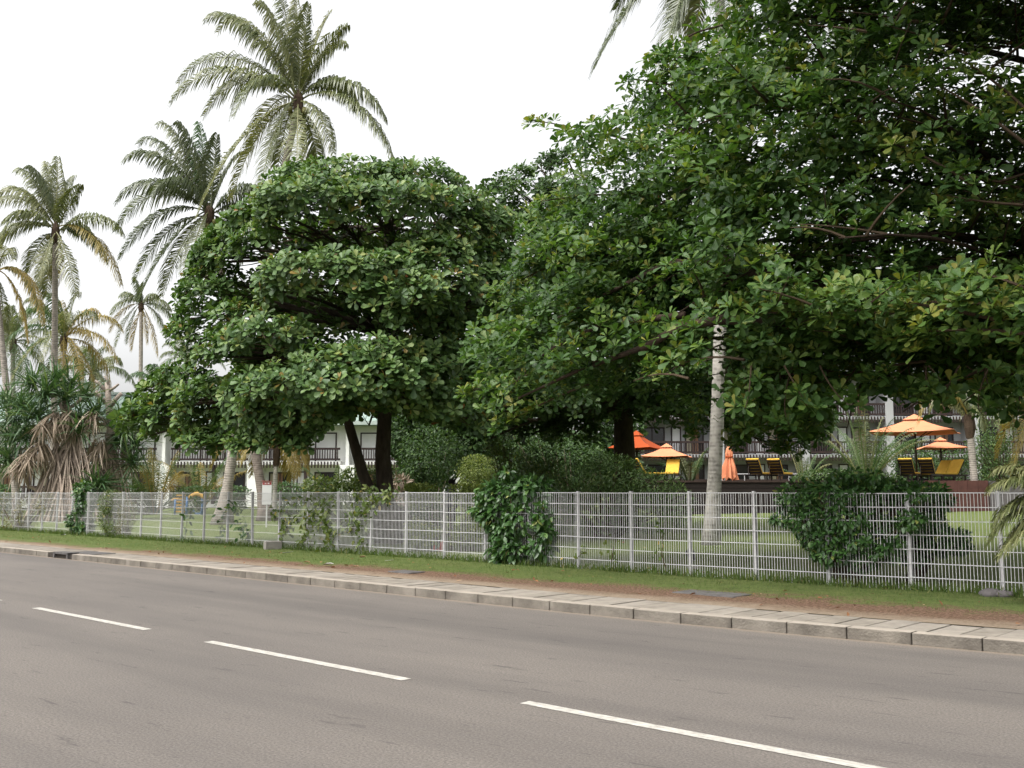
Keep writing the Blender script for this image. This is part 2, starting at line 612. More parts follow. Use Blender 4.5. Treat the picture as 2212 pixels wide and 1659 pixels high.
def mixc(n, l, fac, a, b, blend='MIX'):
    x = n.new('ShaderNodeMix')
    x.data_type = 'RGBA'
    x.blend_type = blend
    if isinstance(fac, float):
        x.inputs[0].default_value = fac
    else:
        l.new(fac, x.inputs[0])
    for i, c in ((6, a), (7, b)):
        if isinstance(c, tuple):
            x.inputs[i].default_value = (*[v * ALB for v in c], 1)
        else:
            l.new(c, x.inputs[i])
    return x.outputs[2]


def maprange(n, l, src, a, b, c=0.0, d=1.0):
    r = n.new('ShaderNodeMapRange')
    r.inputs[1].default_value, r.inputs[2].default_value = a, b
    r.inputs[3].default_value, r.inputs[4].default_value = c, d
    l.new(src, r.inputs[0])
    return r.outputs[0]


def asphalt():
    m, n, l, b = new_mat('asphalt')
    fine = uv_noise(n, l, 55, 6, rough=.8)
    mid = uv_noise(n, l, 9, 6, rough=.75)
    big = uv_noise(n, l, .55, 5, .45, 1.0)
    band = uv_noise(n, l, 1.0, 3, .05, .8)
    c = mixc(n, l, maprange(n, l, fine.outputs['Fac'], .40, .60), (.118, .104, .093), (.312, .279, .250))
    c = mixc(n, l, maprange(n, l, mid.outputs['Fac'], .35, .7), c, mixc(n, l, .5, c, (.215, .185, .158)))
    c = mixc(n, l, maprange(n, l, big.outputs['Fac'], .36, .62, .30, .0), c, (.11, .10, .098))
    c = mixc(n, l, maprange(n, l, band.outputs['Fac'], .44, .66, 0, .42), c, (.105, .095, .09))
    # small dark scuffs stretched along the driving direction
    sc = uv_noise(n, l, 2.4, 4, .55, 2.6, .7)
    c = mixc(n, l, maprange(n, l, sc.outputs['Fac'], .61, .69, 0, .6), c, (.075, .068, .065))
    # sand blown against the kerb
    uv = n.new('ShaderNodeUVMap')
    sp = n.new('ShaderNodeSeparateXYZ')
    l.new(uv.outputs[0], sp.inputs[0])
    ad = n.new('ShaderNodeMath')
    ad.operation = 'MULTIPLY_ADD'
    ad.inputs[1].default_value = .16
    l.new(mid.outputs['Fac'], ad.inputs[0])
    l.new(sp.outputs['Y'], ad.inputs[2])
    c = mixc(n, l, maprange(n, l, ad.outputs[0], 10.30, 10.42, 0, .75), c, (.33, .26, .19))
    l.new(c, b.inputs['Base Color'])
    b.inputs['Roughness'].default_value = .85
    b.inputs['Specular IOR Level'].default_value = .25
    bp = n.new('ShaderNodeBump')
    bp.inputs['Strength'].default_value = .35
    bp.inputs['Distance'].default_value = .012
    l.new(fine.outputs['Fac'], bp.inputs['Height'])
    l.new(bp.outputs[0], b.inputs['Normal'])
    return m


def turf(name, verge):
    m, n, l, b = new_mat(name)
    fine = uv_noise(n, l, 22, 8, rough=.8)
    mid = uv_noise(n, l, 4, 6, rough=.7)
    big = uv_noise(n, l, .5, 4)
    k = .58 if verge else .84
    g = mixc(n, l, maprange(n, l, fine.outputs['Fac'], .41, .59), (.10 * k, .16 * k, .04 * k), (.33 * k, .385 * k, .13 * k))
    g = mixc(n, l, maprange(n, l, mid.outputs['Fac'], .4, .75, 0, .6), g, (.31, .31, .12))
    g = mixc(n, l, maprange(n, l, big.outputs['Fac'], .35, .65, 0, .35), g, (.11, .20, .045))
    if verge:
        d = mixc(n, l, maprange(n, l, fine.outputs['Fac'], .41, .59), (.105, .055, .034), (.36, .235, .165))
        d = mixc(n, l, maprange(n, l, mid.outputs['Fac'], .5, .75, 0, .55), d, (.17, .15, .07))
        sand = mixc(n, l, maprange(n, l, fine.outputs['Fac'], .3, .7), (.33, .255, .18), (.45, .36, .27))
        uv = n.new('ShaderNodeUVMap')
        sp = n.new('ShaderNodeSeparateXYZ')
        l.new(uv.outputs[0], sp.inputs[0])
        # dirt is wide at the right of the verge and thins out to the left
        wid = maprange(n, l, sp.outputs['X'], -26, -8, 11.95, 13.0)
        wob = n.new('ShaderNodeMath')
        wob.operation = 'MULTIPLY_ADD'
        wob.inputs[1].default_value = 1.5
        wob.inputs[2].default_value = -.75
        l.new(mid.outputs['Fac'], wob.inputs[0])
        wb2 = n.new('ShaderNodeMath')
        wb2.operation = 'MULTIPLY_ADD'
        wb2.inputs[1].default_value = 2.2
        wb2.inputs[2].default_value = -1.1
        l.new(big.outputs['Fac'], wb2.inputs[0])
        s1 = n.new('ShaderNodeMath')
        s1.operation = 'ADD'
        l.new(wob.outputs[0], s1.inputs[0])
        l.new(wb2.outputs[0], s1.inputs[1])
        s2 = n.new('ShaderNodeMath')
        s2.operation = 'ADD'
        l.new(s1.outputs[0], s2.inputs[0])
        l.new(sp.outputs['Y'], s2.inputs[1])
        s3 = n.new('ShaderNodeMath')
        s3.operation = 'SUBTRACT'
        l.new(s2.outputs[0], s3.inputs[0])
        l.new(wid, s3.inputs[1])
        g = mixc(n, l, maprange(n, l, s3.outputs[0], -.35, .30), d, g)
        s4 = n.new('ShaderNodeMath')
        s4.operation = 'MULTIPLY_ADD'
        s4.inputs[1].default_value = .5
        l.new(wob.outputs[0], s4.inputs[0])
        l.new(sp.outputs['Y'], s4.inputs[2])
        g = mixc(n, l, maprange(n, l, s4.outputs[0], 11.45, 11.95), sand, g)
    l.new(g, b.inputs['Base Color'])
    b.inputs['Roughness'].default_value = .95
    b.inputs['Specular IOR Level'].default_value = .1
    bp = n.new('ShaderNodeBump')
    bp.inputs['Strength'].default_value = .8
    bp.inputs['Distance'].default_value = .05
    l.new(fine.outputs['Fac'], bp.inputs['Height'])
    l.new(bp.outputs[0], b.inputs['Normal'])
    return m


M['asphalt'] = asphalt()
M['verge'] = turf('verge_turf', True)
M['lawn'] = turf('lawn_turf', False)
M['ground'] = mat('bare_ground', (.13, .12, .07), .95, .3, .5)

g = MB().quad((-900, -500, -.06), (900, -500, -.06), (900, 1500, -.06), (-900, 1500, -.06)).build('ground', M['ground'])
g['kind'] = 'structure'

lin = lambda a, b, k: [a + (b - a) * i / (k - 1) for i in range(k)]
SS = lin(-260, -40, 45) + lin(-39, 12, 103)[0:] + [20, 40, 80]
sheet('road', SS, lin(-1.5, 10.37, 12), lambda s, n: 0.0, M['asphalt'])
rng = random.Random(3)
wavy = {}


def verge_z(s, n):
    k = (round(s, 2), round(n, 2))
    if k not in wavy:
        wavy[k] = rng.uniform(-.012, .012)
    e = .118 if n < 11.56 else .135
    return e + (.17 - .135) * max(0, (n - 11.6) / 3.2) + (wavy[k] if n > 11.6 else 0)


sheet('verge', SS, lin(11.42, 14.75, 14), verge_z, M['verge'])
sheet('lawn', lin(-260, -60, 21) + lin(-58, 20, 40) + [40, 90, 160], [14.75, 16, 18, 20, 22, 26, 30, 34, 40, 46, 55, 65, 80, 120, 200, 400],
      lambda s, n: lawn_z(*W(s, n)[:2]), M['lawn'])

# kerb: stones in a row, each its own piece on a thin bed
kerb = MB()
for a, b in zip(SS, SS[1:]):
    c0, c1, d0, d1 = W(a, 10.40), W(b, 10.40), W(a, 10.52), W(b, 10.52)
    kerb.quad((*c0[:2], .11), (*c1[:2], .11), (*d1[:2], .11), (*d0[:2], .11))
    kerb.quad((*c0[:2], -.05), (*c1[:2], -.05), (*c1[:2], .11), (*c0[:2], .11))
kerb = kerb.build('kerb', M['slab_bed'])
kerb['kind'] = 'structure'


def prism(poly, z0, z1):
    """closed prism over a plan polygon [(x, y)], counter-clockwise from above"""
    b = MB()
    k = len(poly)
    b.v = [(x, y, z0) for x, y in poly] + [(x, y, z1) for x, y in poly]
    b.f = [tuple(range(k))[::-1], tuple(range(k, 2 * k))] + [(i, (i + 1) % k, k + (i + 1) % k, k + i) for i in range(k)]
    return b


def row_piece(s0, s1, n0, n1, z0, z1):
    q = [W(s0, n0), W(s1, n0), W(s1, n1), W(s0, n1)]
    return prism([(a[0], a[1]) for a in q], z0, z1)


s = 8.2
DRAIN = (-25.05, -24.2)
i = 0
while s > -62:
    ln = .685 if s > -16 else (.69 if s > -40 else 1.0)
    a, b = s - ln + .012, s
    if not (b > DRAIN[0] and a < DRAIN[1]):
        dz = rng.uniform(-.003, .003)
        dn = rng.uniform(-.003, .003)
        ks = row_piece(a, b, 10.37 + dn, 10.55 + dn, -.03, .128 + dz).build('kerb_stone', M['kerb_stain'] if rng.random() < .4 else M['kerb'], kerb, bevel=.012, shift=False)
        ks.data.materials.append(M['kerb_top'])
        ks.data.polygons[1].material_index = 1           # the upper face, its stronger light put into a paler colour
    s -= ln
    i += 1
# far kerb beyond the single stones
row_piece(-260, -62.1, 10.37, 10.55, -.03, .128).build('kerb_run', M['kerb'], kerb, shift=False)

# pavement of cast slabs; dark bed shows in the joints
pav = MB()
for a, b in zip(SS, SS[1:]):
    c0, c1, d0, d1 = W(a, 10.50), W(b, 10.50), W(a, 11.50), W(b, 11.50)
    pav.quad((*c0[:2], .100), (*c1[:2], .100), (*d1[:2], .100), (*d0[:2], .100))
pav = pav.build('pavement', M['slab_bed'])
pav['kind'] = 'structure'
s = 8.0
while s > -52:
    ln = .335 if s > -30 else .67
    j = .026 if rng.random() < .75 else .008
    n1 = 11.36 + rng.uniform(-.03, .08)
    row_piece(s - ln + j, s, 10.556, n1, .06, .120 + rng.uniform(-.005, .004)).build('paving_slab', M['slab'] if rng.random() < .6 else M['slab_two'], pav, shift=False)
    s -= ln
row_piece(-260, -52.2, 10.575, 11.45, .06, .120).build('slab_run', M['slab'], pav, shift=False)

# lane dashes
mk, n_, l_, b_ = new_mat('road_paint')
uvn = uv_noise(n_, l_, 26, 8, .35, 1.0, .8)
l_.new(mixc(n_, l_, maprange(n_, l_, uvn.outputs['Fac'], .36, .62), (.34, .31, .275), (.80, .77, .69)), b_.inputs['Base Color'])
b_.inputs['Roughness'].default_value = .7
s1 = -14.36
for k in range(-9, 5):
    a = s1 + 4.58 * k
    o = sheet('lane_dash', lin(a, a + 3.22, 9), [5.675, 5.79], lambda s, n: .004, mk, b=.12)
    o['label'] = 'white painted dash of the lane line'

# drain inlet in the kerb
x, y, _ = W(-24.62, 10.42)
d = thing('drain_inlet', 'dark drain mouth set into the kerb beside the road', 'drain', (x, y, 0))
f = MB()
for a in (DRAIN[0], DRAIN[1] - .09):
    f.v += []
    q = row_piece(a + .01, a + .08, 10.34, 10.62, 0, .135)
    o_ = len(f.v)
    f.v += q.v
    f.f += [tuple(i + o_ for i in t) for t in q.f]
q = row_piece(DRAIN[0] + .01, DRAIN[1] - .01, 10.34, 10.62, .105, .150)
o_ = len(f.v)
f.v += q.v
f.f += [tuple(i + o_ for i in t) for t in q.f]
f.build('frame', M['cover'], d)
row_piece(DRAIN[0] + .08, DRAIN[1] - .09, 10.55, 10.6, -.02, .10).build('opening', M['black'], d)
o = row_piece(-24.9, -23.5, 10.66, 11.2, .09, .132).build('cover_slab', M['cover'])
tag(o, 'dark cover slab in the pavement behind the drain mouth', 'cover slab')
o = row_piece(-8.2, -7.2, 12.25, 12.75, .09, .160).build('cover_slab', M['cover'], bevel=.01)
tag(o, 'grey inspection cover slab lying in the brown dirt strip on the right', 'cover slab')
o = row_piece(-14.2, -13.6, 11.95, 12.35, .09, .160).build('cover_slab', M['cover'], bevel=.01)
tag(o, 'small grey cover slab at the edge of the verge grass near the bush', 'cover slab')

# ------------------------------------------------------------------ fence
FN = 14.78
p0 = W(-16, FN)
fence = thing('wire_fence', 'long pale grey welded wire fence on slim posts along the verge', 'fence', (p0[0], p0[1], 0))
posts_s = [-2.0 - 1.245 * k for k in range(-7, 52)]
post_me = MB().box((0, 0, .73), (.042, .06, 1.50)).mesh('post')
post_me.materials.append(M['post_metal'])
cap_me = MB().box((0, 0, 1.487), (.048, .066, .014)).mesh('post_cap')
cap_me.materials.append(M['post_metal'])
bar_me = MB().box((0, 0, .745), (.0064, .0064, 1.44)).mesh('bar')
bar_me.materials.append(M['fence_metal'])
rz = -(math.pi / 2 - A)
nbar = 0
base = Vector(fence.location)
for k, s in enumerate(posts_s):
    x, y, _ = W(s, FN)
    gz = .13
    po = bpy.data.objects.new('post', post_me)
    COL.objects.link(po)
    po.parent = fence
    po.location = Vector((x, y, gz)) - base
    po.rotation_euler = (rng.uniform(-.012, .012), rng.uniform(-.008, .008), rz)
    co = bpy.data.objects.new('post_cap', cap_me)
    COL.objects.link(co)
    co.parent = po
    if k + 1 == len(posts_s):
        break
    s2 = posts_s[k + 1]
    a, b = Vector(W(s, FN - .045)), Vector(W(s2, FN - .045))
    wob = rng.uniform(-.008, .008)
    pm = MB()
    for r in range(7):
        z = gz + 1.462 - .207 * r + wob
        w = .007
        pm.beam((a.x, a.y, z), (b.x, b.y, z), w, .013)
    single = 6 < k < 18
    bw = .0064 if k < 22 else (.0054 if k < 32 else .0045)
    cols = 26
    step = (s2 - s) / cols
    if not single:
        for c in range(cols):
            q = W(s + step * (c + .5), FN - .054)
            pm.box((q[0], q[1], gz + .745 + wob), (bw, bw, 1.44), rz)
    panel = pm.build('wire_panel', M['fence_metal'], fence)
    if single:
        for c in range(cols):
            q = Vector(W(s + step * (c + .5), FN - .054))
            bo = bpy.data.objects.new('bar', bar_me)
            COL.objects.link(bo)
            bo.parent = panel
            bo.location = Vector((q.x, q.y, gz + wob)) - base
            bo.rotation_euler = (rng.uniform(-.004, .004), rng.uniform(-.006, .006), rz)
            nbar += 1

# ------------------------------------------------------------------ trees
RS = np.random.RandomState(11)


def pad_points(c, r, n, rs, out, curtain=.0):
    """centres and axes on the upper and outer skin of a flattened clump"""
    u = nrm(rs.normal(0, 1, (int(n * 2.6), 3)))
    k = u[:, 2] * .8 + (u[:, 0] * out[0] + u[:, 1] * out[1]) * .75
    u = u[k > -.12 - rs.uniform(0, .25, len(u))][:n]
    rr = 1 - .30 * rs.uniform(0, 1, (len(u), 1)) ** 2
    C = np.array(c)[None] + u * np.array(r)[None] * rr
    C[:, 2] += rs.normal(0, .10, len(u))
    AX = u * np.array([1 / r[0], 1 / r[1], 1 / r[2]])[None] * min(r) * .55 + np.array([[0, 0, .55]]) + rs.normal(0, .22, u.shape) + np.array([[out[0], out[1], 0]]) * .35
    return C, AX


def almond_from_pads(root, trunk_pts, pads, stems, leafL, material, n_single, k=8, poly=None, rs=RS, bark='bark', tmpl=OBO, dens=11.0, fill=()):
    """pads: (centre, radii); stems: list of (points, radii) for the trunk pieces"""
    for pts, rad in stems:
        MB().tube(pts, rad, 12, .05).build('trunk', M[bark], root, smooth=True)
    lb, tw, allL = MB(), MB(), []
    tx = Vector(trunk_pts[0])
    for c, r in pads:
        c = Vector(c)
        o = Vector((c.x - tx.x, c.y - tx.y, 0))
        out = o.normalized() if o.length > .5 else Vector((0, -.3, 0))
        area = 4 * math.pi * ((r[0] * r[1]) ** 1.6 / 3 + (r[0] * r[2]) ** 1.6 / 3 + (r[1] * r[2]) ** 1.6 / 3) ** (1 / 1.6)
        C, AX = pad_points(c, r, int(area * dens * .5), rs, out)
        if poly is not None:
            kk = inside(poly, proj(C))
            C, AX = C[kk], AX[kk]
        if len(C) < 3:
            continue
        allL.append(rosettes(C, AX, k, leafL, rs))
        h = min(trunk_pts, key=lambda p: abs(p[2] - (c.z - .22 * o.length)))
        h = Vector(h)
        e = c - Vector((0, 0, r[2] * .3))
        pts = bez(h, h.lerp(e, .5) + Vector((0, 0, .25 * o.length * .4)), e, 7)
        r0 = min(.085, .03 + .010 * o.length)
        lb.tube(pts, lin(r0, .03, 7), 6, .06)
        for q in C[::6]:
            q = Vector(q)
            st = pts[random.randint(3, 6)]
            tw.tube(bez(st, st.lerp(q, .55) + Vector((0, 0, -.12)), q, 4), [.018, .014, .01, .006], 4)
    for c, r, n in fill:                                  # sparse shade foliage inside the crown
        u = nrm(rs.normal(0, 1, (n, 3))) * rs.uniform(.15, 1, (n, 1)) ** .5
        C = np.array(c)[None] + u * np.array(r)[None]
        if poly is not None:
            C = C[inside(poly, proj(C))]
        allL.append(rosettes(C, rs.normal(0, .35, C.shape) + np.array([[0, 0, .8]]), k, leafL, rs))
    lb.build('limb', M[bark], root, smooth=True)['kind'] = 'stuff'
    tw.build('twig', M['twig'], root)['kind'] = 'stuff'
    foliage(root, cat_leaves(allL), tmpl, OBO_FINE, material, n_single)


def pads_px(lst, Yt, R, kz=.85):
    """front clumps given by where they show: (x, y, half width, half height, how far forward 0..1)"""
    out = []
    for x, y, hw, hh, fw in lst:
        Y = Yt - R * fw
        c = P(x, y, Y)
        sc = Y / FOC
        out.append((c, (hw * sc, max(.75, min(hw * sc, 1.6)) * .95, hh * sc)))
    return out


# --- the round-crowned almond tree left of the middle
YT = 28.3
tb = P(850, 1171, YT)
tb.z = lawn_z(tb.x, tb.y)
left_tree = thing('almond_tree', 'broad tiered almond tree with twin dark trunks left of centre behind the fence', 'tree', tb, group='almond trees behind the fence')
front = [
    (750, 400, 150, 42, .45), (880, 400, 110, 40, .4), (640, 400, 80, 40, .5), (700, 440, 150, 42, .75), (850, 455, 150, 45, .75), (980, 450, 90, 45, .55), (955, 378, 40, 14, .3), (985, 390, 14, 8, .3),
    (560, 470, 75, 42, .5), (620, 460, 70, 38, .7), (500, 500, 50, 40, .35), (470, 545, 55, 45, .35), (430, 585, 40, 40, .2), (560, 530, 60, 40, .6), (405, 625, 24, 26, .15),
    (700, 595, 130, 40, .85), (820, 600, 120, 45, .95), (620, 620, 70, 38, .8), (930, 560, 90, 55, .8), (1000, 520, 70, 50, .6), (870, 645, 110, 40, 1.0), (960, 625, 90, 50, .85), (1030, 590, 50, 60, .6), (860, 690, 26, 36, 1.0), (920, 690, 70, 30, .8),
    (470, 640, 75, 38, .4), (410, 680, 45, 30, .2), (520, 690, 70, 35, .55), (430, 735, 55, 38, .3), (385, 720, 24, 24, .15),
    (580, 730, 110, 36, .85), (500, 760, 75, 34, .7), (650, 740, 60, 30, .8), (720, 785, 80, 34, 1.0), (830, 775, 100, 36, 1.0), (920, 760, 70, 44, .85), (1000, 740, 60, 60, .6), (950, 710, 40, 30, .7),
    (640, 840, 120, 45, .95), (560, 850, 80, 40, .8), (740, 840, 110, 38, 1.05), (850, 815, 90, 36, 1.05), (940, 815, 60, 36, .9), (690, 885, 90, 30, .9), (600, 900, 80, 34, .75), (1000, 810, 60, 50, .6), (780, 870, 40, 24, .9),
    (400, 820, 60, 40, .35), (350, 845, 45, 36, .2), (450, 860, 75, 45, .5), (310, 880, 42, 30, .15), (370, 895, 65, 36, .3), (280, 900, 26, 20, .1), (300, 925, 36, 16, .1), (440, 920, 60, 34, .4), (520, 920, 60, 34, .5), (340, 930, 34, 22, .2),
    (1075, 490, 50, 40, .5), (1085, 550, 50, 44, .5), (1070, 630, 50, 44, .5), (1070, 720, 50, 44, .5), (455, 520, 45, 36, .3), (500, 555, 55, 32, .45), (470, 600, 55, 32, .4), (880, 868, 60, 24, .95), (950, 880, 60, 28, .85), (1010, 895, 50, 32, .6), (600, 958, 50, 18, .75), (540, 962, 44, 16, .7), (650, 955, 40, 18, .75), (700, 920, 44, 20, .8), (430, 955, 40, 16, .5), (470, 962, 36, 14, .5), (760, 880, 44, 16, .8),
    (640, 940, 40, 26, .7), (560, 950, 40, 22, .5), (480, 955, 36, 18, .4), (410, 935, 36, 20, .3),
]
R = 4.6
pads = pads_px(front, YT, R)
tp = [tb + Vector((x, y, z)) for x, y, z in ((-.35, .1, 4.3), (-.3, .1, 4.2), (-.45, .15, 6.0), (-.3, .15, 7.6), (-.35, .1, 9.2))]
rs = np.random.RandomState(4)
for z, Rz, n in ((9.3, 3.2, 7), (7.2, 4.2, 9), (5.4, 4.8, 10), (3.9, 4.9, 10)):
    for j in range(n):
        a = math.pi * (j + rs.uniform(.1, .9)) / n
        q = Rz * rs.uniform(.65, 1)
        pads.append((tb + Vector((math.cos(a) * q - .35, math.sin(a) * q, z + rs.uniform(-.3, .3))), (1.2, 1.1, .38)))
stem1 = ([tb + Vector((.05, 0, -.15)), tb + Vector((0, 0, .15)), tb + Vector((-.12, .02, .6)), tb + Vector((-.25, .05, 1.3)), tb + Vector((-.36, .1, 2.5)), tb + Vector((-.3, .1, 4.2)), tb + Vector((-.45, .15, 6.0)), tb + Vector((-.3, .15, 7.6)), tb + Vector((-.35, .1, 9.2))], [.7, .46, .29, .245, .225, .19, .16, .11, .06])
stem2 = ([tb + Vector((-.2, -.1, -.1)), tb + Vector((-.45, -.1, .9)), tb + Vector((-.9, -.15, 2.0)), tb + Vector((-1.25, -.2, 3.2)), tb + Vector((-1.6, -.3, 4.4)), tb + Vector((-1.9, -.3, 5.5))], [.28, .18, .16, .14, .11, .08])
LEFT_POLY = [(590, 372), (640, 345), (700, 345), (760, 340), (860, 350), (940, 348), (1005, 395), (1000, 402), (940, 385), (960, 415), (1020, 405), (1130, 420), (1130, 900), (1060, 935), (1000, 935), (930, 912), (870, 892), (800, 890), (740, 900), (700, 930), (690, 975), (640, 985), (600, 970), (560, 985), (500, 970), (440, 985), (400, 960), (300, 950), (190, 925), (200, 905), (270, 890), (290, 850), (350, 800), (370, 770), (360, 710), (390, 670), (370, 640), (400, 600), (410, 560), (450, 500), (510, 450)]
almond_from_pads(left_tree, tp, pads, [stem1, stem2], .235, M['almond'], 300, poly=LEFT_POLY, dens=19, fill=((tb + Vector((-.35, .2, 6.2)), (4.3, 3.6, 3.9), 1300), (tb + Vector((-1.2, .2, 4.0)), (5.0, 3.8, .9), 500)))

for ax, ay, h in ((1.25, -.2, 1.0), (.75, -.7, .7), (-.7, -.5, .6), (.9, .5, .8), (-.6, .6, .6), (.1, -.9, .5)):
    MB().tube([tb + Vector((-.05, 0, h)), tb + Vector((ax * .35, ay * .35, h * .55)), tb + Vector((ax * .8, ay * .8, .12)), tb + Vector((ax * 1.15, ay * 1.15, -.12))], [.16, .22, .17, .08], 8, .08).build('root', M['bark'], left_tree, smooth=True)

# --- the almond tree in the middle distance, its trunk dark in the shade
YM = 35.0
mb = P(1352, 1120, YM)
mb.z = lawn_z(mb.x, mb.y)
mid_tree = thing('almond_tree', 'almond tree with one thick black-shaded trunk in front of the orange parasols', 'tree', mb, group='almond trees behind the fence')
pads = []
for z, Rz, n in ((10.9, 2.6, 7), (9.5, 4.2, 13), (7.7, 5.2, 18), (6.0, 5.6, 22), (4.6, 5.8, 24)):
    for j in range(n):
        a = 2 * math.pi * (j + rs.uniform(.1, .9)) / n
        q = Rz * rs.uniform(.45, 1)
        pads.append((mb + Vector((math.cos(a) * q - .2, math.sin(a) * q, z + rs.uniform(-.35, .35))), (rs.uniform(.8, 1.4), 1.1, rs.uniform(.3, .5))))
pads += pads_px([(1100, 390, 60, 26, .4), (1170, 360, 60, 24, .4), (1230, 345, 60, 26, .3), (1080, 420, 40, 30, .4), (1150, 430, 80, 36, .6), (1100, 480, 60, 36, .6), (1230, 420, 80, 40, .6), (1200, 480, 70, 36, .7),
                 (1060, 880, 60, 40, .8), (1130, 860, 80, 36, .9), (1220, 870, 80, 36, .9), (1060, 940, 30, 26, .7), (1100, 820, 90, 36, .9), (1440, 880, 80, 30, .7), (1240, 930, 70, 26, .3), (1150, 930, 60, 26, .3),
                 (1600, 850, 70, 36, .7), (1650, 900, 80, 40, .7), (1720, 920, 70, 40, .6), (1600, 930, 50, 30, .6), (1700, 860, 70, 36, .6), (1770, 900, 40, 30, .5), (1690, 965, 50, 14, .5), (1500, 890, 40, 30, .7)], YM, 5.6)
tp = [mb + Vector((0, 0, z)) for z in (4.4, 5, 6.6, 8.4)]
stem = ([mb + Vector((0, 0, -.1)), mb + Vector((0, 0, .5)), mb + Vector((.02, 0, 1.6)), mb + Vector((-.03, 0, 2.8)), mb + Vector((-.05, 0, 4.2)), mb + Vector((.1, 0, 6.5)), mb + Vector((0, 0, 9))], [.62, .46, .40, .40, .34, .24, .1])
MID_POLY = [(1035, 400), (1090, 372), (1150, 345), (1240, 315), (1330, 300), (1800, 300), (1830, 700), (1830, 900), (1790, 985), (1690, 985), (1640, 965), (1560, 975), (1470, 925), (1400, 930), (1380, 905), (1330, 905), (1290, 960), (1200, 965), (1080, 955), (1000, 900), (990, 820), (1010, 700), (1040, 560)]
almond_from_pads(mid_tree, tp, pads, [stem], .235, M['dark_leaf'], 150, poly=MID_POLY, dens=14, fill=((mb + Vector((0, 0, 6.5)), (5.5, 4.5, 4.0), 1500), (mb + Vector((0, 0, 4.6)), (5.6, 4.6, .7), 500)))

# --- the near almond tree whose limbs sweep in from the right
tb = Vector((10.6, 17.6, 0))
tb.z = lawn_z(tb.x, tb.y)
near = thing('almond_tree', 'huge near almond tree sweeping its large-leaved limbs in from the right', 'tree', tb, group='almond trees behind the fence')
MB().tube([tb + Vector(p) for p in ((0, 0, -.1), (0, 0, .5), (.1, 0, 2), (0, .1, 4), (-.15, .1, 6.5), (0, 0, 9), (.2, 0, 11.5))], [.8, .55, .45, .4, .32, .22, .1], 14, .05).build('trunk', M['bark'], near, smooth=True)
NEAR_POLY = [(1590, -10), (1560, 40), (1500, 62), (1470, 92), (1400, 112), (1395, 150), (1340, 160), (1335, 215), (1285, 258), (1230, 266), (1135, 248), (1125, 268), (1185, 300), (1210, 330), (1205, 380), (1160, 420), (1120, 480), (1125, 540), (1080, 600), (1030, 660), (1000, 720), (1010, 800), (990, 850), (1040, 890), (1075, 940), (1110, 930), (1180, 880), (1300, 870), (1420, 850), (1490, 960), (1560, 985), (1700, 985), (1765, 975), (1790, 860), (1850, 805), (1950, 800), (2080, 812), (2212, 790), (2700, 760), (2700, -900), (1590, -900)]
rs = np.random.RandomState(21)
lb, tw, CC, AA = MB(), MB(), [], []
limbs = []
for z0, Ln, n, a0, a1 in ((4.0, 10.5, 13, 120, 262), (5.6, 10.2, 14, 116, 268), (7.3, 9.4, 13, 112, 272), (9.0, 8.0, 11, 110, 275), (10.6, 6.0, 8, 100, 285), (4.6, 7.0, 6, 280, 470), (7.0, 6.5, 6, 285, 465), (10.2, 11.0, 12, 165, 290), (11.6, 10.0, 10, 170, 300)):  # the final high sets are unseen limbs, added to shade the crown below
    for j in range(n):
        az = math.radians(a0 + (a1 - a0) * (j + rs.uniform(.2, .8)) / n)
        limbs.append((z0 + rs.uniform(-.4, .4), az, Ln * rs.uniform(.82, 1.08), rs.uniform(.6, 1.6), rs.uniform(1.2, 2.8)))
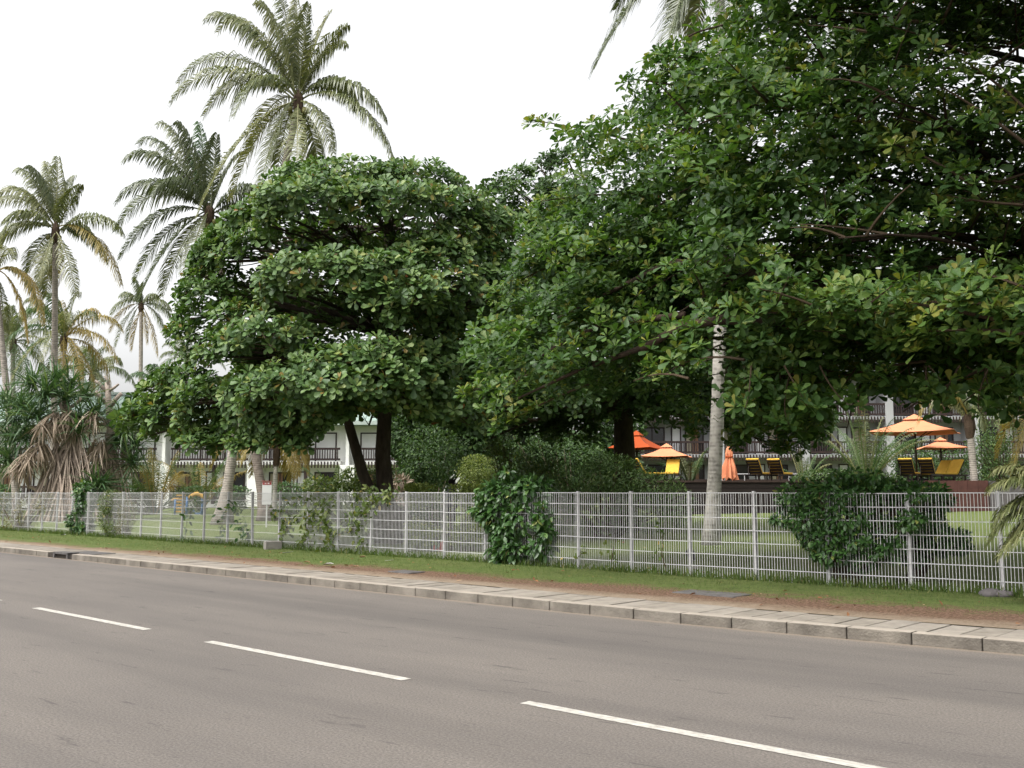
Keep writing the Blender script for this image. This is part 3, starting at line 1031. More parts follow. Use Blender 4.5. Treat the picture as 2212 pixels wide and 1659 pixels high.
for z0, az, Ln, rise, droop in limbs:
    wig = rs.uniform(-.9, .9, 3)
    dh = np.array([math.cos(az), math.sin(az)])
    dp = np.array([-dh[1], dh[0]])
    path = []
    for t in lin(0, 1, 12):
        h = dh * Ln * t + dp * (wig[0] * math.sin(3.1 * t) + wig[1] * math.sin(6.0 * t) * .5)
        z = z0 - .6 + rise * math.sin(min(1, t * 1.2) * 1.57) + .6 * t - droop * t ** 3
        path.append(np.array([tb.x + h[0], tb.y + h[1], z]))
    q = proj(np.array(path))
    off = (q[:, 0] < 1000) | ~inside(NEAR_POLY, q)
    cut = 12
    if z0 < 9.4:                                         # the lower limbs stop short of the road
        for i_ in range(3, 12):
            if path[i_][1] < 13.2:
                cut = i_
                break
    for i_ in range(3, cut):
        if off[i_] and q[i_, 2] > .5 and q[i_, 0] < 2300 and (-200 < q[i_, 1] < 1000 or q[i_, 0] < 1590 and q[i_, 1] > -1200):
            cut = i_
            break
    path = path[:cut]
    if len(path) < 3:
        continue
    if z0 > 9.4 or rs.uniform() < .5:
        MB().tube(path, lin(.02 + .005 * Ln, .010, len(path)), 6, .05).build('limb', M['limb_bark'], near, smooth=True)
    m_ = len(path) - 1
    t = .16
    side = 1
    while t < 1.0:
        f_ = t * m_
        i_ = min(int(f_), m_ - 1)
        p = path[i_] * (1 - (f_ - i_)) + path[i_ + 1] * (f_ - i_)
        ang = az + side * math.radians(rs.uniform(28, 72))
        sl = max(.7, min(3.0, (.34 * (1 - t) + .10) * Ln * rs.uniform(.7, 1.25)))
        e = p + np.array([math.cos(ang) * sl, math.sin(ang) * sl, rs.uniform(-.15, .45)])
        mid_ = (p + e) / 2 + np.array([0, 0, rs.uniform(-.05, .25)])
        sub = bez(p, mid_, e, 5)
        qe = proj(e)
        grown = inside(NEAR_POLY, qe)[0] or qe[0, 2] < 1 or qe[0, 1] < -900 or qe[0, 0] > 2300
        if rs.uniform() < .5 and grown:
            tw.tube(sub, [.026, .02, .015, .011, .007], 4)
        d = .25
        while d < sl:
            u = d / sl
            b_p = np.array(bez(p, mid_, e, 3)[1]) if False else np.array(Vector(p) * (1 - u) ** 2 + Vector(mid_) * 2 * u * (1 - u) + Vector(e) * u * u)
            for _ in range(3):
                c = b_p + np.array([rs.normal(0, .28), rs.normal(0, .28), rs.uniform(-.14, .30)])
                CC.append(c)
                AA.append([math.cos(ang) * .35 + rs.normal(0, .3), math.sin(ang) * .35 + rs.normal(0, .3) - .15, .75])
            d += .30
        side = -side
        t += .55 / Ln
CC, AA = np.array(CC), np.array(AA)
q = proj(CC)
ok = inside(NEAR_POLY, q[:, :2] + rs.normal(0, 16, (len(q), 2))) | (q[:, 1] < -40) | (q[:, 0] > 2240) | (q[:, 2] < 1)
# gaps where the sky shows through, as natural holes between the limbs
hole = np.zeros(len(CC), bool)
for x, y, a, b, pr in ((2110, 150, 60, 30, .9), (2060, 190, 80, 26, .9), (2230, 110, 30, 60, .5), (1995, 135, 26, 26, .7), (2150, 420, 120, 60, .55), (2060, 520, 60, 30, .7), (2130, 560, 50, 20, .7), (2200, 560, 20, 40, .5), (1900, 400, 60, 40, .45), (2000, 380, 100, 60, .4)):
    hole |= (((q[:, 0] - x) / a) ** 2 + ((q[:, 1] - y) / b) ** 2 < 1) & (rs.uniform(0, 1, len(CC)) < pr)
hole |= (q[:, 0] > 1640) & (q[:, 0] < 2260) & (q[:, 1] > -20) & (q[:, 1] < 600) & (rs.uniform(0, 1, len(CC)) < .66)
hole |= (q[:, 1] > -60) & (q[:, 1] < 1100) & (q[:, 2] < 12.2) & (q[:, 0] > 0) & (q[:, 0] < 2300)      # nothing hangs low over the road
ok &= ~hole
strip_ = (np.abs(q[:, 0] - 1550) < 26) & (q[:, 1] > 690) & (q[:, 1] < 1000)       # the gap in which the pale palm trunk shows
ok &= ~(strip_ & (rs.uniform(0, 1, len(CC)) < .9))
LL = [rosettes(CC[ok], AA[ok], 7, .168, rs, (30, 92))]
# leafy clumps between the limbs
nc = 0
while nc < 500:
    x, y, Yc = rs.uniform(1000, 2300), rs.uniform(-80, 900), rs.uniform(14.6, 21.5)
    if Yc < 16.5 and x < 1500:
        continue
    if not inside(NEAR_POLY, np.array([[x - 48, y], [x + 30, y], [x, y - 34], [x, y + 30], [x - 30, y - 26]])).all() or (abs(x - 1550) < 50 and y > 690):
        continue
    if x > 1640 and y < 620 and rs.uniform() < .48:
        continue
    if any(((x - hx) / (ha + 20)) ** 2 + ((y - hy) / (hb + 14)) ** 2 < 1 for hx, hy, ha, hb in ((2110, 150, 60, 24), (2060, 190, 76, 22), (1995, 135, 26, 22), (2230, 110, 30, 60), (2290, 180, 30, 30), (2150, 520, 50, 24), (2060, 510, 40, 20), (1900, 420, 30, 14))):
        continue
    nc += 1
    C, AX = pad_points(P(x, y, Yc), (rs.uniform(.5, .95), rs.uniform(.5, .9), rs.uniform(.22, .42)), int(rs.uniform(16, 30)), rs, (-.45, -.45))
    kq = inside(NEAR_POLY, proj(C)) | (proj(C)[:, 0] > 2230) | (proj(C)[:, 1] < -10)
    if kq.sum() > 2:
        cl_ = rosettes(C[kq], AX[kq], 7, .168, rs, (30, 92))
        cl_[4] = np.clip(cl_[4] + rs.uniform(-.28, .12), 0, .98)
        LL.append(cl_)
# bright outer sprays that reach towards the road
spr = MB()
for x0, y0, x1, y1, Y0, Y1, n in ((2230, 660, 1530, 665, 13.2, 14.8, 64), (2150, 690, 1760, 640, 12.6, 13.4, 52), (2212, 720, 1900, 730, 12.6, 13.4, 44), (2300, 700, 2080, 640, 12.0, 12.4, 34), (2250, 640, 2050, 580, 12.6, 13.0, 26), (2240, 330, 1980, 160, 12.8, 13.4, 34), (2230, 250, 2060, 120, 13, 13.4, 28), (2100, 400, 1900, 300, 13.6, 14.2, 26),
                                  (1600, 220, 1345, 170, 17, 17.5, 22), (1600, 160, 1410, 118, 17, 17.4, 22), (1450, 330, 1135, 258, 18.2, 19, 30), (1400, 420, 1140, 440, 18.6, 19.4, 30), (1330, 520, 1060, 640, 18.6, 19.4, 40), (1330, 680, 1010, 740, 18.8, 19.8, 44), (1300, 780, 1000, 850, 19, 20, 44), (1300, 820, 1065, 930, 19, 20, 26), (1240, 560, 1130, 520, 18.8, 19.2, 20),
                                  (1500, 560, 1120, 560, 18, 19, 40), (1500, 640, 1150, 670, 18, 19, 44), (1900, 560, 1700, 560, 15, 16, 26), (2000, 780, 1700, 850, 15.5, 17, 36), (2150, 790, 1950, 890, 15, 15.6, 24), (2212, 800, 2080, 870, 14.6, 15, 22), (1800, 800, 1600, 840, 16.4, 17.4, 30),
                                  (1680, 840, 1600, 950, 20, 20.5, 40), (1720, 850, 1690, 975, 20.4, 20.8, 40), (1760, 860, 1780, 970, 20, 20.4, 36), (1640, 830, 1760, 930, 21, 21.4, 44), (1820, 850, 1740, 940, 19, 19.6, 36), (1600, 860, 1590, 960, 21, 21.5, 30), (1860, 830, 1830, 925, 17, 17.4, 24), (1500, 850, 1500, 940, 21, 21.4, 20)):
    a, b = P(x0, y0, Y0), P(x1, y1, Y1)
    pth = bez(a, a.lerp(b, .5) + Vector((0, 0, .15)), b, 8)
    spr.tube(pth, lin(.028, .008, 8), 5)
    dr = (b - a).normalized()
    c = []
    for _ in range(n):
        u = rs.uniform(.05, 1) ** .8
        wd = .42 * (1.05 - u) + .06
        pt = a.lerp(b, u) + Vector((0, 0, .15 * 2 * u * (1 - u)))
        c.append((pt.x + rs.normal(0, wd), pt.y + rs.normal(0, wd), pt.z + rs.normal(0, wd * .45) - .05))
    c = np.array(c)
    ax = np.array([[dr.x * .35, dr.y * .35 - .38, .75]]) + rs.normal(0, .25, c.shape)
    kq = inside(NEAR_POLY, proj(c)) | (proj(c)[:, 0] > 2230)
    l_s = rosettes(c[kq], ax[kq], 8, .182, rs, (30, 92))
    l_s[4] = np.clip(l_s[4] + .13, 0, .98)
    LL.append(l_s)
# twigs that hang from the lowest limbs and end in a few leaves
for i in range(60):
    x = rs.uniform(1600, 2240)
    y1 = rs.uniform(860, 930) if x < 1860 else rs.uniform(825, 905)
    if 1860 < x < 2100:
        y1 = rs.uniform(820, 884)
    Y0 = rs.uniform(14.2, 18)
    a, b = P(x + rs.uniform(-70, 80), 790, Y0 + .3), P(x, y1, Y0)
    pth = bez(a, a.lerp(b, .6) + Vector((rs.uniform(-.25, .25), 0, -.1)), b, 7)
    spr.tube(pth, lin(.014, .005, 7), 4)
    c = []
    for _ in range(int(rs.uniform(3, 8))):
        p_ = pth[int(rs.uniform(2, 6.99))]
        c.append((p_.x + rs.normal(0, .14), p_.y + rs.normal(0, .14), p_.z + rs.normal(0, .07)))
    c.append(tuple(b))
    c = np.array(c)
    LL.append(rosettes(c, rs.normal(0, .35, c.shape) + np.array([[0, -.2, .6]]), 7, .20, rs, (30, 95)))
# two bare heavy limbs that show under the leaves
for pp, rr in (([P(2300, 640, 16.8), P(2000, 625, 16.2), P(1780, 615, 16), P(1640, 590, 16), P(1560, 560, 16.4), P(1440, 570, 17)], [.2, .16, .13, .11, .08, .04]),
               ([P(1900, 690, 15.8), P(1700, 695, 15.8), P(1560, 690, 16), P(1470, 705, 16.2), P(1385, 755, 16.6)], [.1, .09, .085, .075, .06]),
               ([P(1640, 590, 16), P(1600, 545, 15.9), P(1560, 520, 15.8)], [.08, .06, .04]),
               ([P(1390, 750, 16.6), P(1250, 800, 17.4), P(1120, 860, 18.2)], [.05, .035, .015]),
               ([P(1480, 680, 16.2), P(1300, 700, 17.2), P(1180, 760, 18), P(1110, 830, 18.6)], [.06, .045, .03, .015]),
               ([P(1440, 570, 17), P(1300, 640, 17.6), P(1200, 690, 18)], [.05, .035, .02])):
    MB().tube(pp, rr, 8, .07).build('limb', M['limb_bark'], near, smooth=True)
tw.build('twig', M['twig'], near)['kind'] = 'stuff'
spr.build('spray_stem', M['twig'], near)['kind'] = 'stuff'
LL = cat_leaves(LL)
q = proj(LL[0])
keep_ = ~((np.abs(q[:, 0] - 1550 + (q[:, 1] - 700) * .03) < 27) & (q[:, 1] > 705) & (q[:, 1] < 1010) & (q[:, 2] < 26) & (rs.uniform(0, 1, len(q)) < .9))
LL = [a_[keep_] for a_ in LL]
foliage(near, LL, OBO, OBO_FINE, M['near_leaf'], 300)

# ------------------------------------------------------------------ palms


def frond_mesh(pts, rs, nl=64, ll=.85, dead=0.0, tint0=.5, hang=.9, sway=(0, 0, 0)):
    """a feather leaf: stalk along pts, a row of leaflets hanging each side"""
    pts = [np.array(p) for p in pts]
    seg = np.array([np.linalg.norm(b - a) for a, b in zip(pts, pts[1:])])
    cum = np.concatenate([[0], np.cumsum(seg)])
    tot = cum[-1]

    def at(u):
        d = u * tot
        i = min(int(np.searchsorted(cum, d, 'right')) - 1, len(seg) - 1)
        f = (d - cum[i]) / seg[i]
        return pts[i] * (1 - f) + pts[i + 1] * f, (pts[i + 1] - pts[i]) / seg[i]
    V, T, K = [], [], []
    for sd in (-1, 1):
        for j in range(nl):
            u = .13 + .87 * (j + rs.uniform(0, .8)) / nl
            if u > 1 or rs.uniform() < .07:
                continue
            p, d = at(u)
            sidev = np.cross(d, [0, 0, 1.])
            nn = np.linalg.norm(sidev)
            sidev = sidev / nn if nn > .05 else np.array([1., 0, 0])
            up = np.cross(sidev, d)
            l = ll * (math.sin(min(1, (u - .08) * 1.9) * 1.57) * (1 - .72 * max(0, (u - .45) / .55) ** 1.3)) * rs.uniform(.8, 1.1)
            v0 = sd * sidev * .72 + d * (.30 + .5 * u) + up * .22 + rs.normal(0, .09, 3)
            v0 /= np.linalg.norm(v0)
            v1 = v0 + np.array([0, 0, -hang * rs.uniform(.7, 1.3)]) + np.array(sway)
            v1 /= np.linalg.norm(v1)
            v2 = v0 + np.array([0, 0, -hang * 2.2]) + np.array(sway) * 1.6
            v2 /= np.linalg.norm(v2)
            a = p + v0 * l * .36
            b = a + v1 * l * .36
            c = b + v2 * l * .34
            w = np.cross(v0, up)
            w = w / max(np.linalg.norm(w), 1e-6)
            w = d * .8 + w * .2
            w = w / np.linalg.norm(w)
            hw = .0195 * (ll / .85)
            i = len(V)
            V += [p - w * hw * .5, p + w * hw * .5, a - w * hw, a + w * hw, b - w * hw * .8, b + w * hw * .8, c]
            T += [(i, i + 1, i + 3), (i, i + 3, i + 2), (i + 2, i + 3, i + 5), (i + 2, i + 5, i + 4), (i + 4, i + 5, i + 6)]
            tv = np.clip(tint0 + rs.normal(0, .16), 0, 1)
            K += [tv] * 7
    b = MB()
    b.tube(pts, lin(.045, .008, len(pts)), 5)
    i = len(V)
    V += [np.array(v) for v in b.v]
    for f in b.f:
        for k in range(1, len(f) - 1):
            T.append((i + f[0], i + f[k], i + f[k + 1]))
    K += [min(1, tint0 + .35)] * len(b.v)
    return np_mesh('frond', np.array(V), np.array(T), np.array(K))


def frond_curve(c, tip, lift, n=12, dirv=None):
    """arch from the crown to the tip; lift raises the middle"""
    c, tip = Vector(c), Vector(tip)
    ln = (tip - c).length
    m_ = c.lerp(tip, .42) + Vector((0, 0, 1.55 * lift * ln))
    d = tip - c
    p1 = c + d * .30 + Vector((0, 0, 1.45 * lift * ln))
    p2 = c + d * .80 + Vector((0, 0, 1.55 * lift * ln))
    out = []
    for i in range(n):
        t = i / (n - 1)
        out.append(c * (1 - t) ** 3 + p1 * 3 * t * (1 - t) ** 2 + p2 * 3 * t * t * (1 - t) + tip * t ** 3)
    return out


def palm(name, label, base, top, r0, r1, fronds, mt, mf, rs, flare=1.9, nl=64, ll=.85, trunk_mid=None, nuts=0, group=None, yellow=None, mixm=None, hang=1.7, sway=(-.5, 0, 0)):
    base, top = Vector(base), Vector(top)
    t = thing(name, label, 'palm tree', base, group=group)
    mid = trunk_mid if trunk_mid is not None else base.lerp(top, .5)
    pts = bez(base - Vector((0, 0, .15)), mid, top, 22)
    rad = []
    for i in range(22):
        u = i / 21
        r = r0 + (r1 - r0) * u
        r *= 1 + (flare - 1) * max(0, 1 - u * 9) ** 2
        rad.append(r * rs.uniform(.98, 1.02))
    MB().tube(pts, rad, 12, .03).build('trunk', M[mt], t, smooth=True)
    MB().tube([top - Vector((0, 0, .7)), top - Vector((0, 0, .2)), top + Vector((0, 0, .35)), top + Vector((0, 0, .75))], [r1 * 1.05, r1 * 1.7, r1 * 1.5, r1 * .5], 9, .12).build('crown_shaft', M['fibre'], t)
    for i, fr in enumerate(fronds):
        tip, lift = fr[0], fr[1]
        mm = M[fr[2]] if len(fr) > 2 and fr[2] else M[mf]
        c = top + Vector((rs.uniform(-.1, .1), rs.uniform(-.1, .1), rs.uniform(.0, .4)))
        me = frond_mesh(frond_curve(c, tip, lift), rs, nl, ll, tint0=rs.uniform(.3, .75), hang=hang, sway=sway)
        link('frond', me, mm, t)
    for i in range(nuts):
        a = i * 2.4
        q = top + Vector((math.cos(a) * (.3 + .05 * (i % 3)), math.sin(a) * .35 - .1, -.25 - .16 * (i % 4)))
        MB().sphere(q, .13, 8, 6, (1, 1, 1.2)).build('coconut', M['coconut'], t, smooth=True)
    return t


def auto_fronds(top, n, L, rs, el=(-35, 75), bias=(0, 0), mats=None, wind=0.0):
    out = []
    for i in range(n):
        az = i * 2.39996 + rs.uniform(-.25, .25)
        u = (i + .5) / n
        e = math.radians(el[1] + (el[0] - el[1]) * u + rs.uniform(-8, 8))
        ln = L * rs.uniform(.85, 1.08) * (.75 + .25 * math.cos(e))
        t = Vector(top) + Vector((math.cos(az) * math.cos(e) * ln + wind, math.sin(az) * math.cos(e) * ln, math.sin(e) * ln - .28 * ln * (1 - max(0, math.sin(e)))))
        out.append((t, .22 + .1 * (1 - u), mats[i % len(mats)] if mats else None))
    return out


rs = np.random.RandomState(31)
# tall palm over the round tree
Y = 43.5
top = P(645, 228, Y)
tips = [(445, 42, .20, -.6), (470, 70, .26, 1.2), (556, 5, .16, -1), (600, -30, .1, .8), (640, 0, .05, .5), (668, 8, .06, -.8), (715, 25, .08, .6), (750, 55, .10, -.6), (745, 95, .16, 1.6), (368, 222, .24, -.8), (440, 250, .26, .5), (385, 180, .22, 2.0), (505, 250, .3, -2.6), (832, 255, .26, -.5), (850, 345, .22, -1.2), (770, 230, .3, 2), (425, 470, .16, -1.6), (500, 430, .2, .8), (560, 420, .2, -2.0), (600, 370, .22, 2.2), (640, 400, .12, -2.6), (690, 370, .16, 2.4), (720, 330, .2, -1.5), (540, 330, .26, 2.8)]
fr = [(P(x, y, Y + dy), lf, None) for x, y, lf, dy in tips]
b = P(480, 1133, Y)
b.z = lawn_z(b.x, b.y)
palm('coconut_palm', 'tallest coconut palm in full view rising behind the round almond tree', b, top, .22, .15, fr, 'palm_trunk', 'palm', rs, flare=2.6, nl=96, ll=1.5, trunk_mid=b.lerp(top, .5) + Vector((-.5, 0, 0)), nuts=10, group='coconut palms')
# its neighbour leaning left
Y = 47.5
top = P(452, 470, Y)
tips = [(270, 345, .22, -1, 'palm_dark'), (300, 310, .2, 1, 'palm_dark'), (340, 270, .18, .5, 'palm_dark'), (385, 265, .12, -1, 'palm_dark'), (430, 265, .08, .8, 'palm_green'), (470, 290, .08, -.5, 'palm_dark'), (520, 330, .12, .7, 'palm_dark'), (252, 435, .24, -.8, 'palm_dark'), (258, 560, .22, -.4, 'palm_dark'), (290, 610, .2, .6, 'palm_dark'), (300, 650, .14, -1.2, 'palm_dark'), (350, 640, .14, 1.6, 'palm'), (400, 620, .16, -2, 'palm'), (450, 620, .1, 2, 'palm'), (560, 480, .24, .5, 'palm_dark'), (580, 420, .2, -.6, 'palm_dark'), (330, 420, .3, -2.4, 'palm_dark'), (250, 500, .25, 1, 'palm_dark'), (520, 560, .2, 1.2, 'palm_dark')]
fr = [(P(x, y, Y + dy), lf, m_) for x, y, lf, dy, m_ in tips]
b = P(577, 1127, Y)
b.z = lawn_z(b.x, b.y)
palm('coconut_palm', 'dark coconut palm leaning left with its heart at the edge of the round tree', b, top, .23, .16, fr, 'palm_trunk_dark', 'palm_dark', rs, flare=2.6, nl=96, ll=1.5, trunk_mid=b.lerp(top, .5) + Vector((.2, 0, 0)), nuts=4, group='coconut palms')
# palm at the left
Y = 57
top = P(120, 505, Y)
tips = [(35, 370, .18, .5), (60, 360, .16, -1), (125, 340, .06, .6), (100, 350, .1, 1), (175, 400, .1, -.6), (160, 380, .1, 1), (0, 420, .24, -.5), (-20, 455, .22, 1), (-10, 530, .2, -1), (-30, 560, .2, .6), (10, 480, .25, -2), (265, 505, .22, -.6), (262, 615, .2, -1), (230, 560, .24, 1.2), (200, 520, .25, 2), (80, 620, .12, -1.6), (165, 640, .1, -1.4), (120, 610, .1, 2), (100, 640, .12, 1), (60, 590, .18, 2)]
fr = [(P(x, y, Y + dy), lf, 'palm_yellow' if k in (17, 12) else ('palm_dark' if k % 4 == 1 else None)) for k, (x, y, lf, dy) in enumerate(tips)]
b = P(116, 1095, Y)
b.z = lawn_z(b.x, b.y)
palm('coconut_palm', 'slim coconut palm standing alone above the screw pine', b, top, .22, .15, fr, 'palm_trunk', 'palm', rs, nl=84, ll=1.55, nuts=5, group='coconut palms')
# small far palm
Y = 112
top = P(305, 662, Y)
fr = [(P(x, y, Y), lf, m_) for x, y, lf, m_ in ((238, 718, .22, 'palm_yellow'), (240, 680, .24, None), (262, 640, .2, None), (290, 600, .1, None), (310, 610, .08, None), (340, 640, .2, None), (370, 690, .22, None), (368, 668, .2, None), (250, 750, .18, 'palm_far'), (285, 755, .1, 'palm_yellow'), (340, 768, .12, 'palm_yellow'), (318, 740, .1, 'palm_yellow'), (300, 630, .1, None), (275, 740, .2, None), (355, 720, .2, None))]
b = P(302, 1090, Y)
palm('coconut_palm', 'small distant coconut palm on a thin bare trunk between two bigger palms', b, top, .3, .2, fr, 'palm_trunk', 'palm_far', rs, nl=60, ll=1.9, group='coconut palms')
# heads of palms behind the screw pine
for lab, x, y, Y, L, n, mts in (('bushy palm head with yellow drooping fronds behind the slim palm trunk', 138, 740, 73, 4.4, 26, ['palm', 'palm_yellow', 'palm_green', 'palm_yellow', 'palm']), ('dim green palm head at the far left edge behind the leaning trunk', 28, 745, 78, 4.2, 22, ['palm_green', 'palm', 'palm_far']), ('faint pale palm head peeping out beside the round almond crown', 402, 790, 120, 4.6, 18, ['palm_far']), ('dark small palm head above the green roof by the almond crown', 345, 845, 92, 3.2, 16, ['palm_green', 'palm_far']), ('low palm head beside the dead branched tree', 200, 815, 80, 3.4, 16, ['palm_far', 'palm'])):
    top = P(x, y, Y)
    b = P(x, 1095, Y)
    palm('coconut_palm', lab, b, top, .25, .17, auto_fronds(top, n, L, rs, (-70, 70), mats=mts), 'palm_trunk', 'palm', rs, nl=60, ll=1.35, group='coconut palms')
# leaning palm at the left edge
Y = 54
top = P(-12, 600, Y)
tips = [(95, 700, .32, -.6, 'palm_yellow'), (60, 735, .26, .6, 'palm_yellow'), (80, 660, .34, 1.2, None), (-60, 480, .1, 0, None), (20, 480, .1, .5, None), (-130, 560, .2, 0, None), (-120, 650, .2, .6, None), (30, 560, .3, -2, None), (-40, 740, .1, 0, 'palm_yellow'), (10, 740, .16, 1.6, None), (-80, 500, .15, 1, None)]
fr = [(P(x, y, Y + dy), lf, m_) for x, y, lf, dy, m_ in tips]
b = P(40, 1092, Y)
b.z = lawn_z(b.x, b.y)
palm('coconut_palm', 'leaning palm trunk at the left edge with one yellowed hanging frond', b, top, .2, .15, fr, 'palm_trunk', 'palm', rs, nl=90, ll=1.3, trunk_mid=b.lerp(top, .5) + Vector((.15, 0, 0)), group='coconut palms')
# white-trunked palm right of centre, head above the frame
Y = 26.6
top = P(1550, -150, Y)
tips = [(1283, 150, .10, -.8, None), (1330, 20, .16, 1.4, None), (1425, 178, .10, -1.4, None), (1500, 95, .14, 1.6, 'palm'), (1470, 60, .12, .6, None), (1580, 110, .3, -2, None), (1700, 60, .3, 1, None), (1820, 120, .28, -1, None), (1400, -260, .14, 1, None), (1500, -380, .08, 0, None), (1600, -370, .08, 1, None), (1700, -280, .14, -1, None), (1330, -120, .22, 2, None), (1800, -80, .22, 1, None), (1460, 60, .36, 3, None)]
fr = [(P(x, y, Y + dy), lf, m_) for x, y, lf, dy, m_ in tips]
b = P(1535, 1178, Y)
b.z = lawn_z(b.x, b.y)
palm('coconut_palm', 'pale-trunked coconut palm in front of the terrace with its head cut off by the frame', b, top, .19, .125, fr, 'palm_trunk_pale', 'palm_dark', rs, flare=1.55, nl=120, ll=1.35, trunk_mid=b.lerp(top, .5) + Vector((.42, 0, 0)), group='coconut palms')
# small garden palms
Y = 50
top = P(597, 978, Y)
fr = [(P(x, y, Y + dy), lf, 'palm_yellow') for x, y, lf, dy in ((455, 1015, .32, 0), (490, 1028, .34, -.6), (668, 1022, .36, 0), (665, 992, .3, 1), (545, 1026, .35, 1), (645, 1028, .36, -1), (520, 1000, .3, -1.4), (630, 1035, .3, 1.2), (520, 930, .2, 1), (680, 930, .2, -.6), (600, 870, .1, .3), (480, 960, .3, 1.2))]
b = P(592, 1100, Y)
b.z = lawn_z(b.x, b.y)
palm('garden_palm', 'short garden palm with yellow fronds on a thin ringed trunk before the balconies', b, top, .13, .11, fr, 'palm_trunk_pale', 'palm_yellow', rs, flare=1.2, nl=80, ll=1.15)
Y = 46
top = P(2094, 915, Y)
fr = [(P(x, y, Y + dy), lf, m_) for x, y, lf, dy, m_ in ((1985, 915, .55, -.4, 'palm_yellow'), (2010, 890, .45, .6, None), (2125, 925, .8, -.5, None), (2215, 870, .3, 0, None), (2190, 900, .3, .8, None), (2120, 810, .1, .4, None), (2050, 830, .2, 0, None), (2170, 820, .2, .5, None), (2050, 860, .3, 1, None))]
b = P(2108, 1075, Y)
palm('garden_palm', 'short ringed palm beside the big orange parasol with a frond folded over', b, top, .17, .15, fr, 'palm_trunk', 'palm', rs, flare=1.3, nl=80, ll=1.0)
Y = 47
top = P(2285, 855, Y)
fr = auto_fronds(top, 18, 4.0, rs, (-45, 70), mats=['palm', 'palm_green', 'palm_yellow'])
palm('garden_palm', 'palm at the right edge whose drooping fronds hang before the grey building', P(2290, 1080, Y), top, .18, .14, fr, 'palm_trunk', 'palm', rs, nl=80, ll=1.2)


def clump_palm(label, base, n, L, mts, rs, spread=.75, nl=44, ll=.55, cat='palm', hang=.9):
    t = thing('feather_palm', label, cat, base)
    for i in range(n):
        az = i * 2.39996 + rs.uniform(-.3, .3)
        e = math.radians(rs.uniform(28, 80))
        ln = L * rs.uniform(.75, 1.1)
        c = Vector(base) + Vector((math.cos(az) * .15, math.sin(az) * .15, .05))
        tip = c + Vector((math.cos(az) * math.cos(e) * ln * spread * 1.3, math.sin(az) * math.cos(e) * ln * spread * 1.3, math.sin(e) * ln))
        pts = bez(c, c.lerp(tip, .5) + Vector((0, 0, .3 * ln)), tip, 9)
        link('frond', frond_mesh(pts, rs, nl, ll, tint0=rs.uniform(.25, .8), hang=hang), M[mts[i % len(mts)]], t)
    return t


def gp(x, y, Y):
    p = P(x, y, Y)
    p.z = lawn_z(p.x, p.y)
    return p


def dp(x, Y, z):
    p = P(x, 1000, Y)
    p.z = z
    return p


clump_palm('leafy clump of feather palms left of the big orange parasol', dp(1870, 46.5, 1.9), 22, 3.7, ['palm_green', 'palm', 'palm_green', 'palm_far'], rs)
clump_palm('second feather palm clump close to the terrace handrail', dp(1735, 52, 2.0), 10, 1.9, ['palm_green', 'palm'], rs, ll=.4)
clump_palm('small feather palm with reddish stem before the white balconies', gp(730, 1090, 44), 13, 2.9, ['palm_green', 'palm'], rs)
clump_palm('feather palm between the folded parasol and the pale palm trunk', dp(1490, 52, 2.0), 8, 2.2, ['palm', 'palm_green'], rs, ll=.5)
clump_palm('feather palm with pale and yellow fronds right of the dead tree', gp(335, 1095, 60), 16, 4.2, ['palm_green', 'palm', 'palm_yellow'], rs, ll=.8)
clump_palm('yellowing feather palm before the left balconies', gp(432, 1095, 66), 11, 4.4, ['palm_yellow', 'palm', 'palm_green'], rs, ll=.8)
b = Vector(W(-2.75, 14.2))
t = clump_palm('dark green fan of palm fronds reaching in at the right edge over the fence', (b.x + .35, b.y - .1, .15), 9, 1.9, ['palm', 'palm_green'], rs, nl=80, ll=.5, hang=.5)
for x, y, lf in ((2135, 1175, .2), (2150, 1130, .2), (2160, 1200, .1), (2140, 1060, .18), (2175, 1050, .18), (2150, 1020, .16), (2185, 1165, .16), (2195, 1095, .2)):
    c = P(2330, 1100, 12.6)
    link('frond', frond_mesh(frond_curve(c, P(x, y, 12.7 + rs.uniform(-.3, .4)), lf, 10), rs, 80, .5, tint0=rs.uniform(.2, .8), hang=.6), M['palm'], t)

# ------------------------------------------------------------------ bushes and hedges


def leaf_cloud(blobs, n, L, rs, out=.8, droop=.1, box=False):
    """leaves spread on and under the skin of several ellipsoids (centre, radii)"""
    w = np.array([b[1][0] * b[1][1] + b[1][0] * b[1][2] + b[1][1] * b[1][2] for b in blobs])
    w = w / w.sum()
    res = []
    for (c, r), f in zip(blobs, w):
        k = max(8, int(n * f))
        u = nrm(rs.normal(0, 1, (k, 3)))
        if box:
            u = np.sign(u) * np.abs(u) ** .35
            u = u / np.max(np.abs(u), axis=1, keepdims=True) * np.where(rs.uniform(0, 1, (k, 1)) < .5, 1, .96)
        rr = 1 - .45 * rs.uniform(0, 1, (k, 1)) ** 1.7
        pos = np.array(c)[None] + u * np.array(r)[None] * rr
        D = u * out + rs.normal(0, .55, (k, 3)) + np.array([[0, 0, -droop]])
        U = u * .6 + np.array([[0, 0, .7]]) + rs.normal(0, .3, (k, 3))
        res.append([pos, D, U, L * rs.uniform(.6, 1.2, k), np.clip(rs.normal(.42, .24, k), 0, 1)])
    return cat_leaves(res)


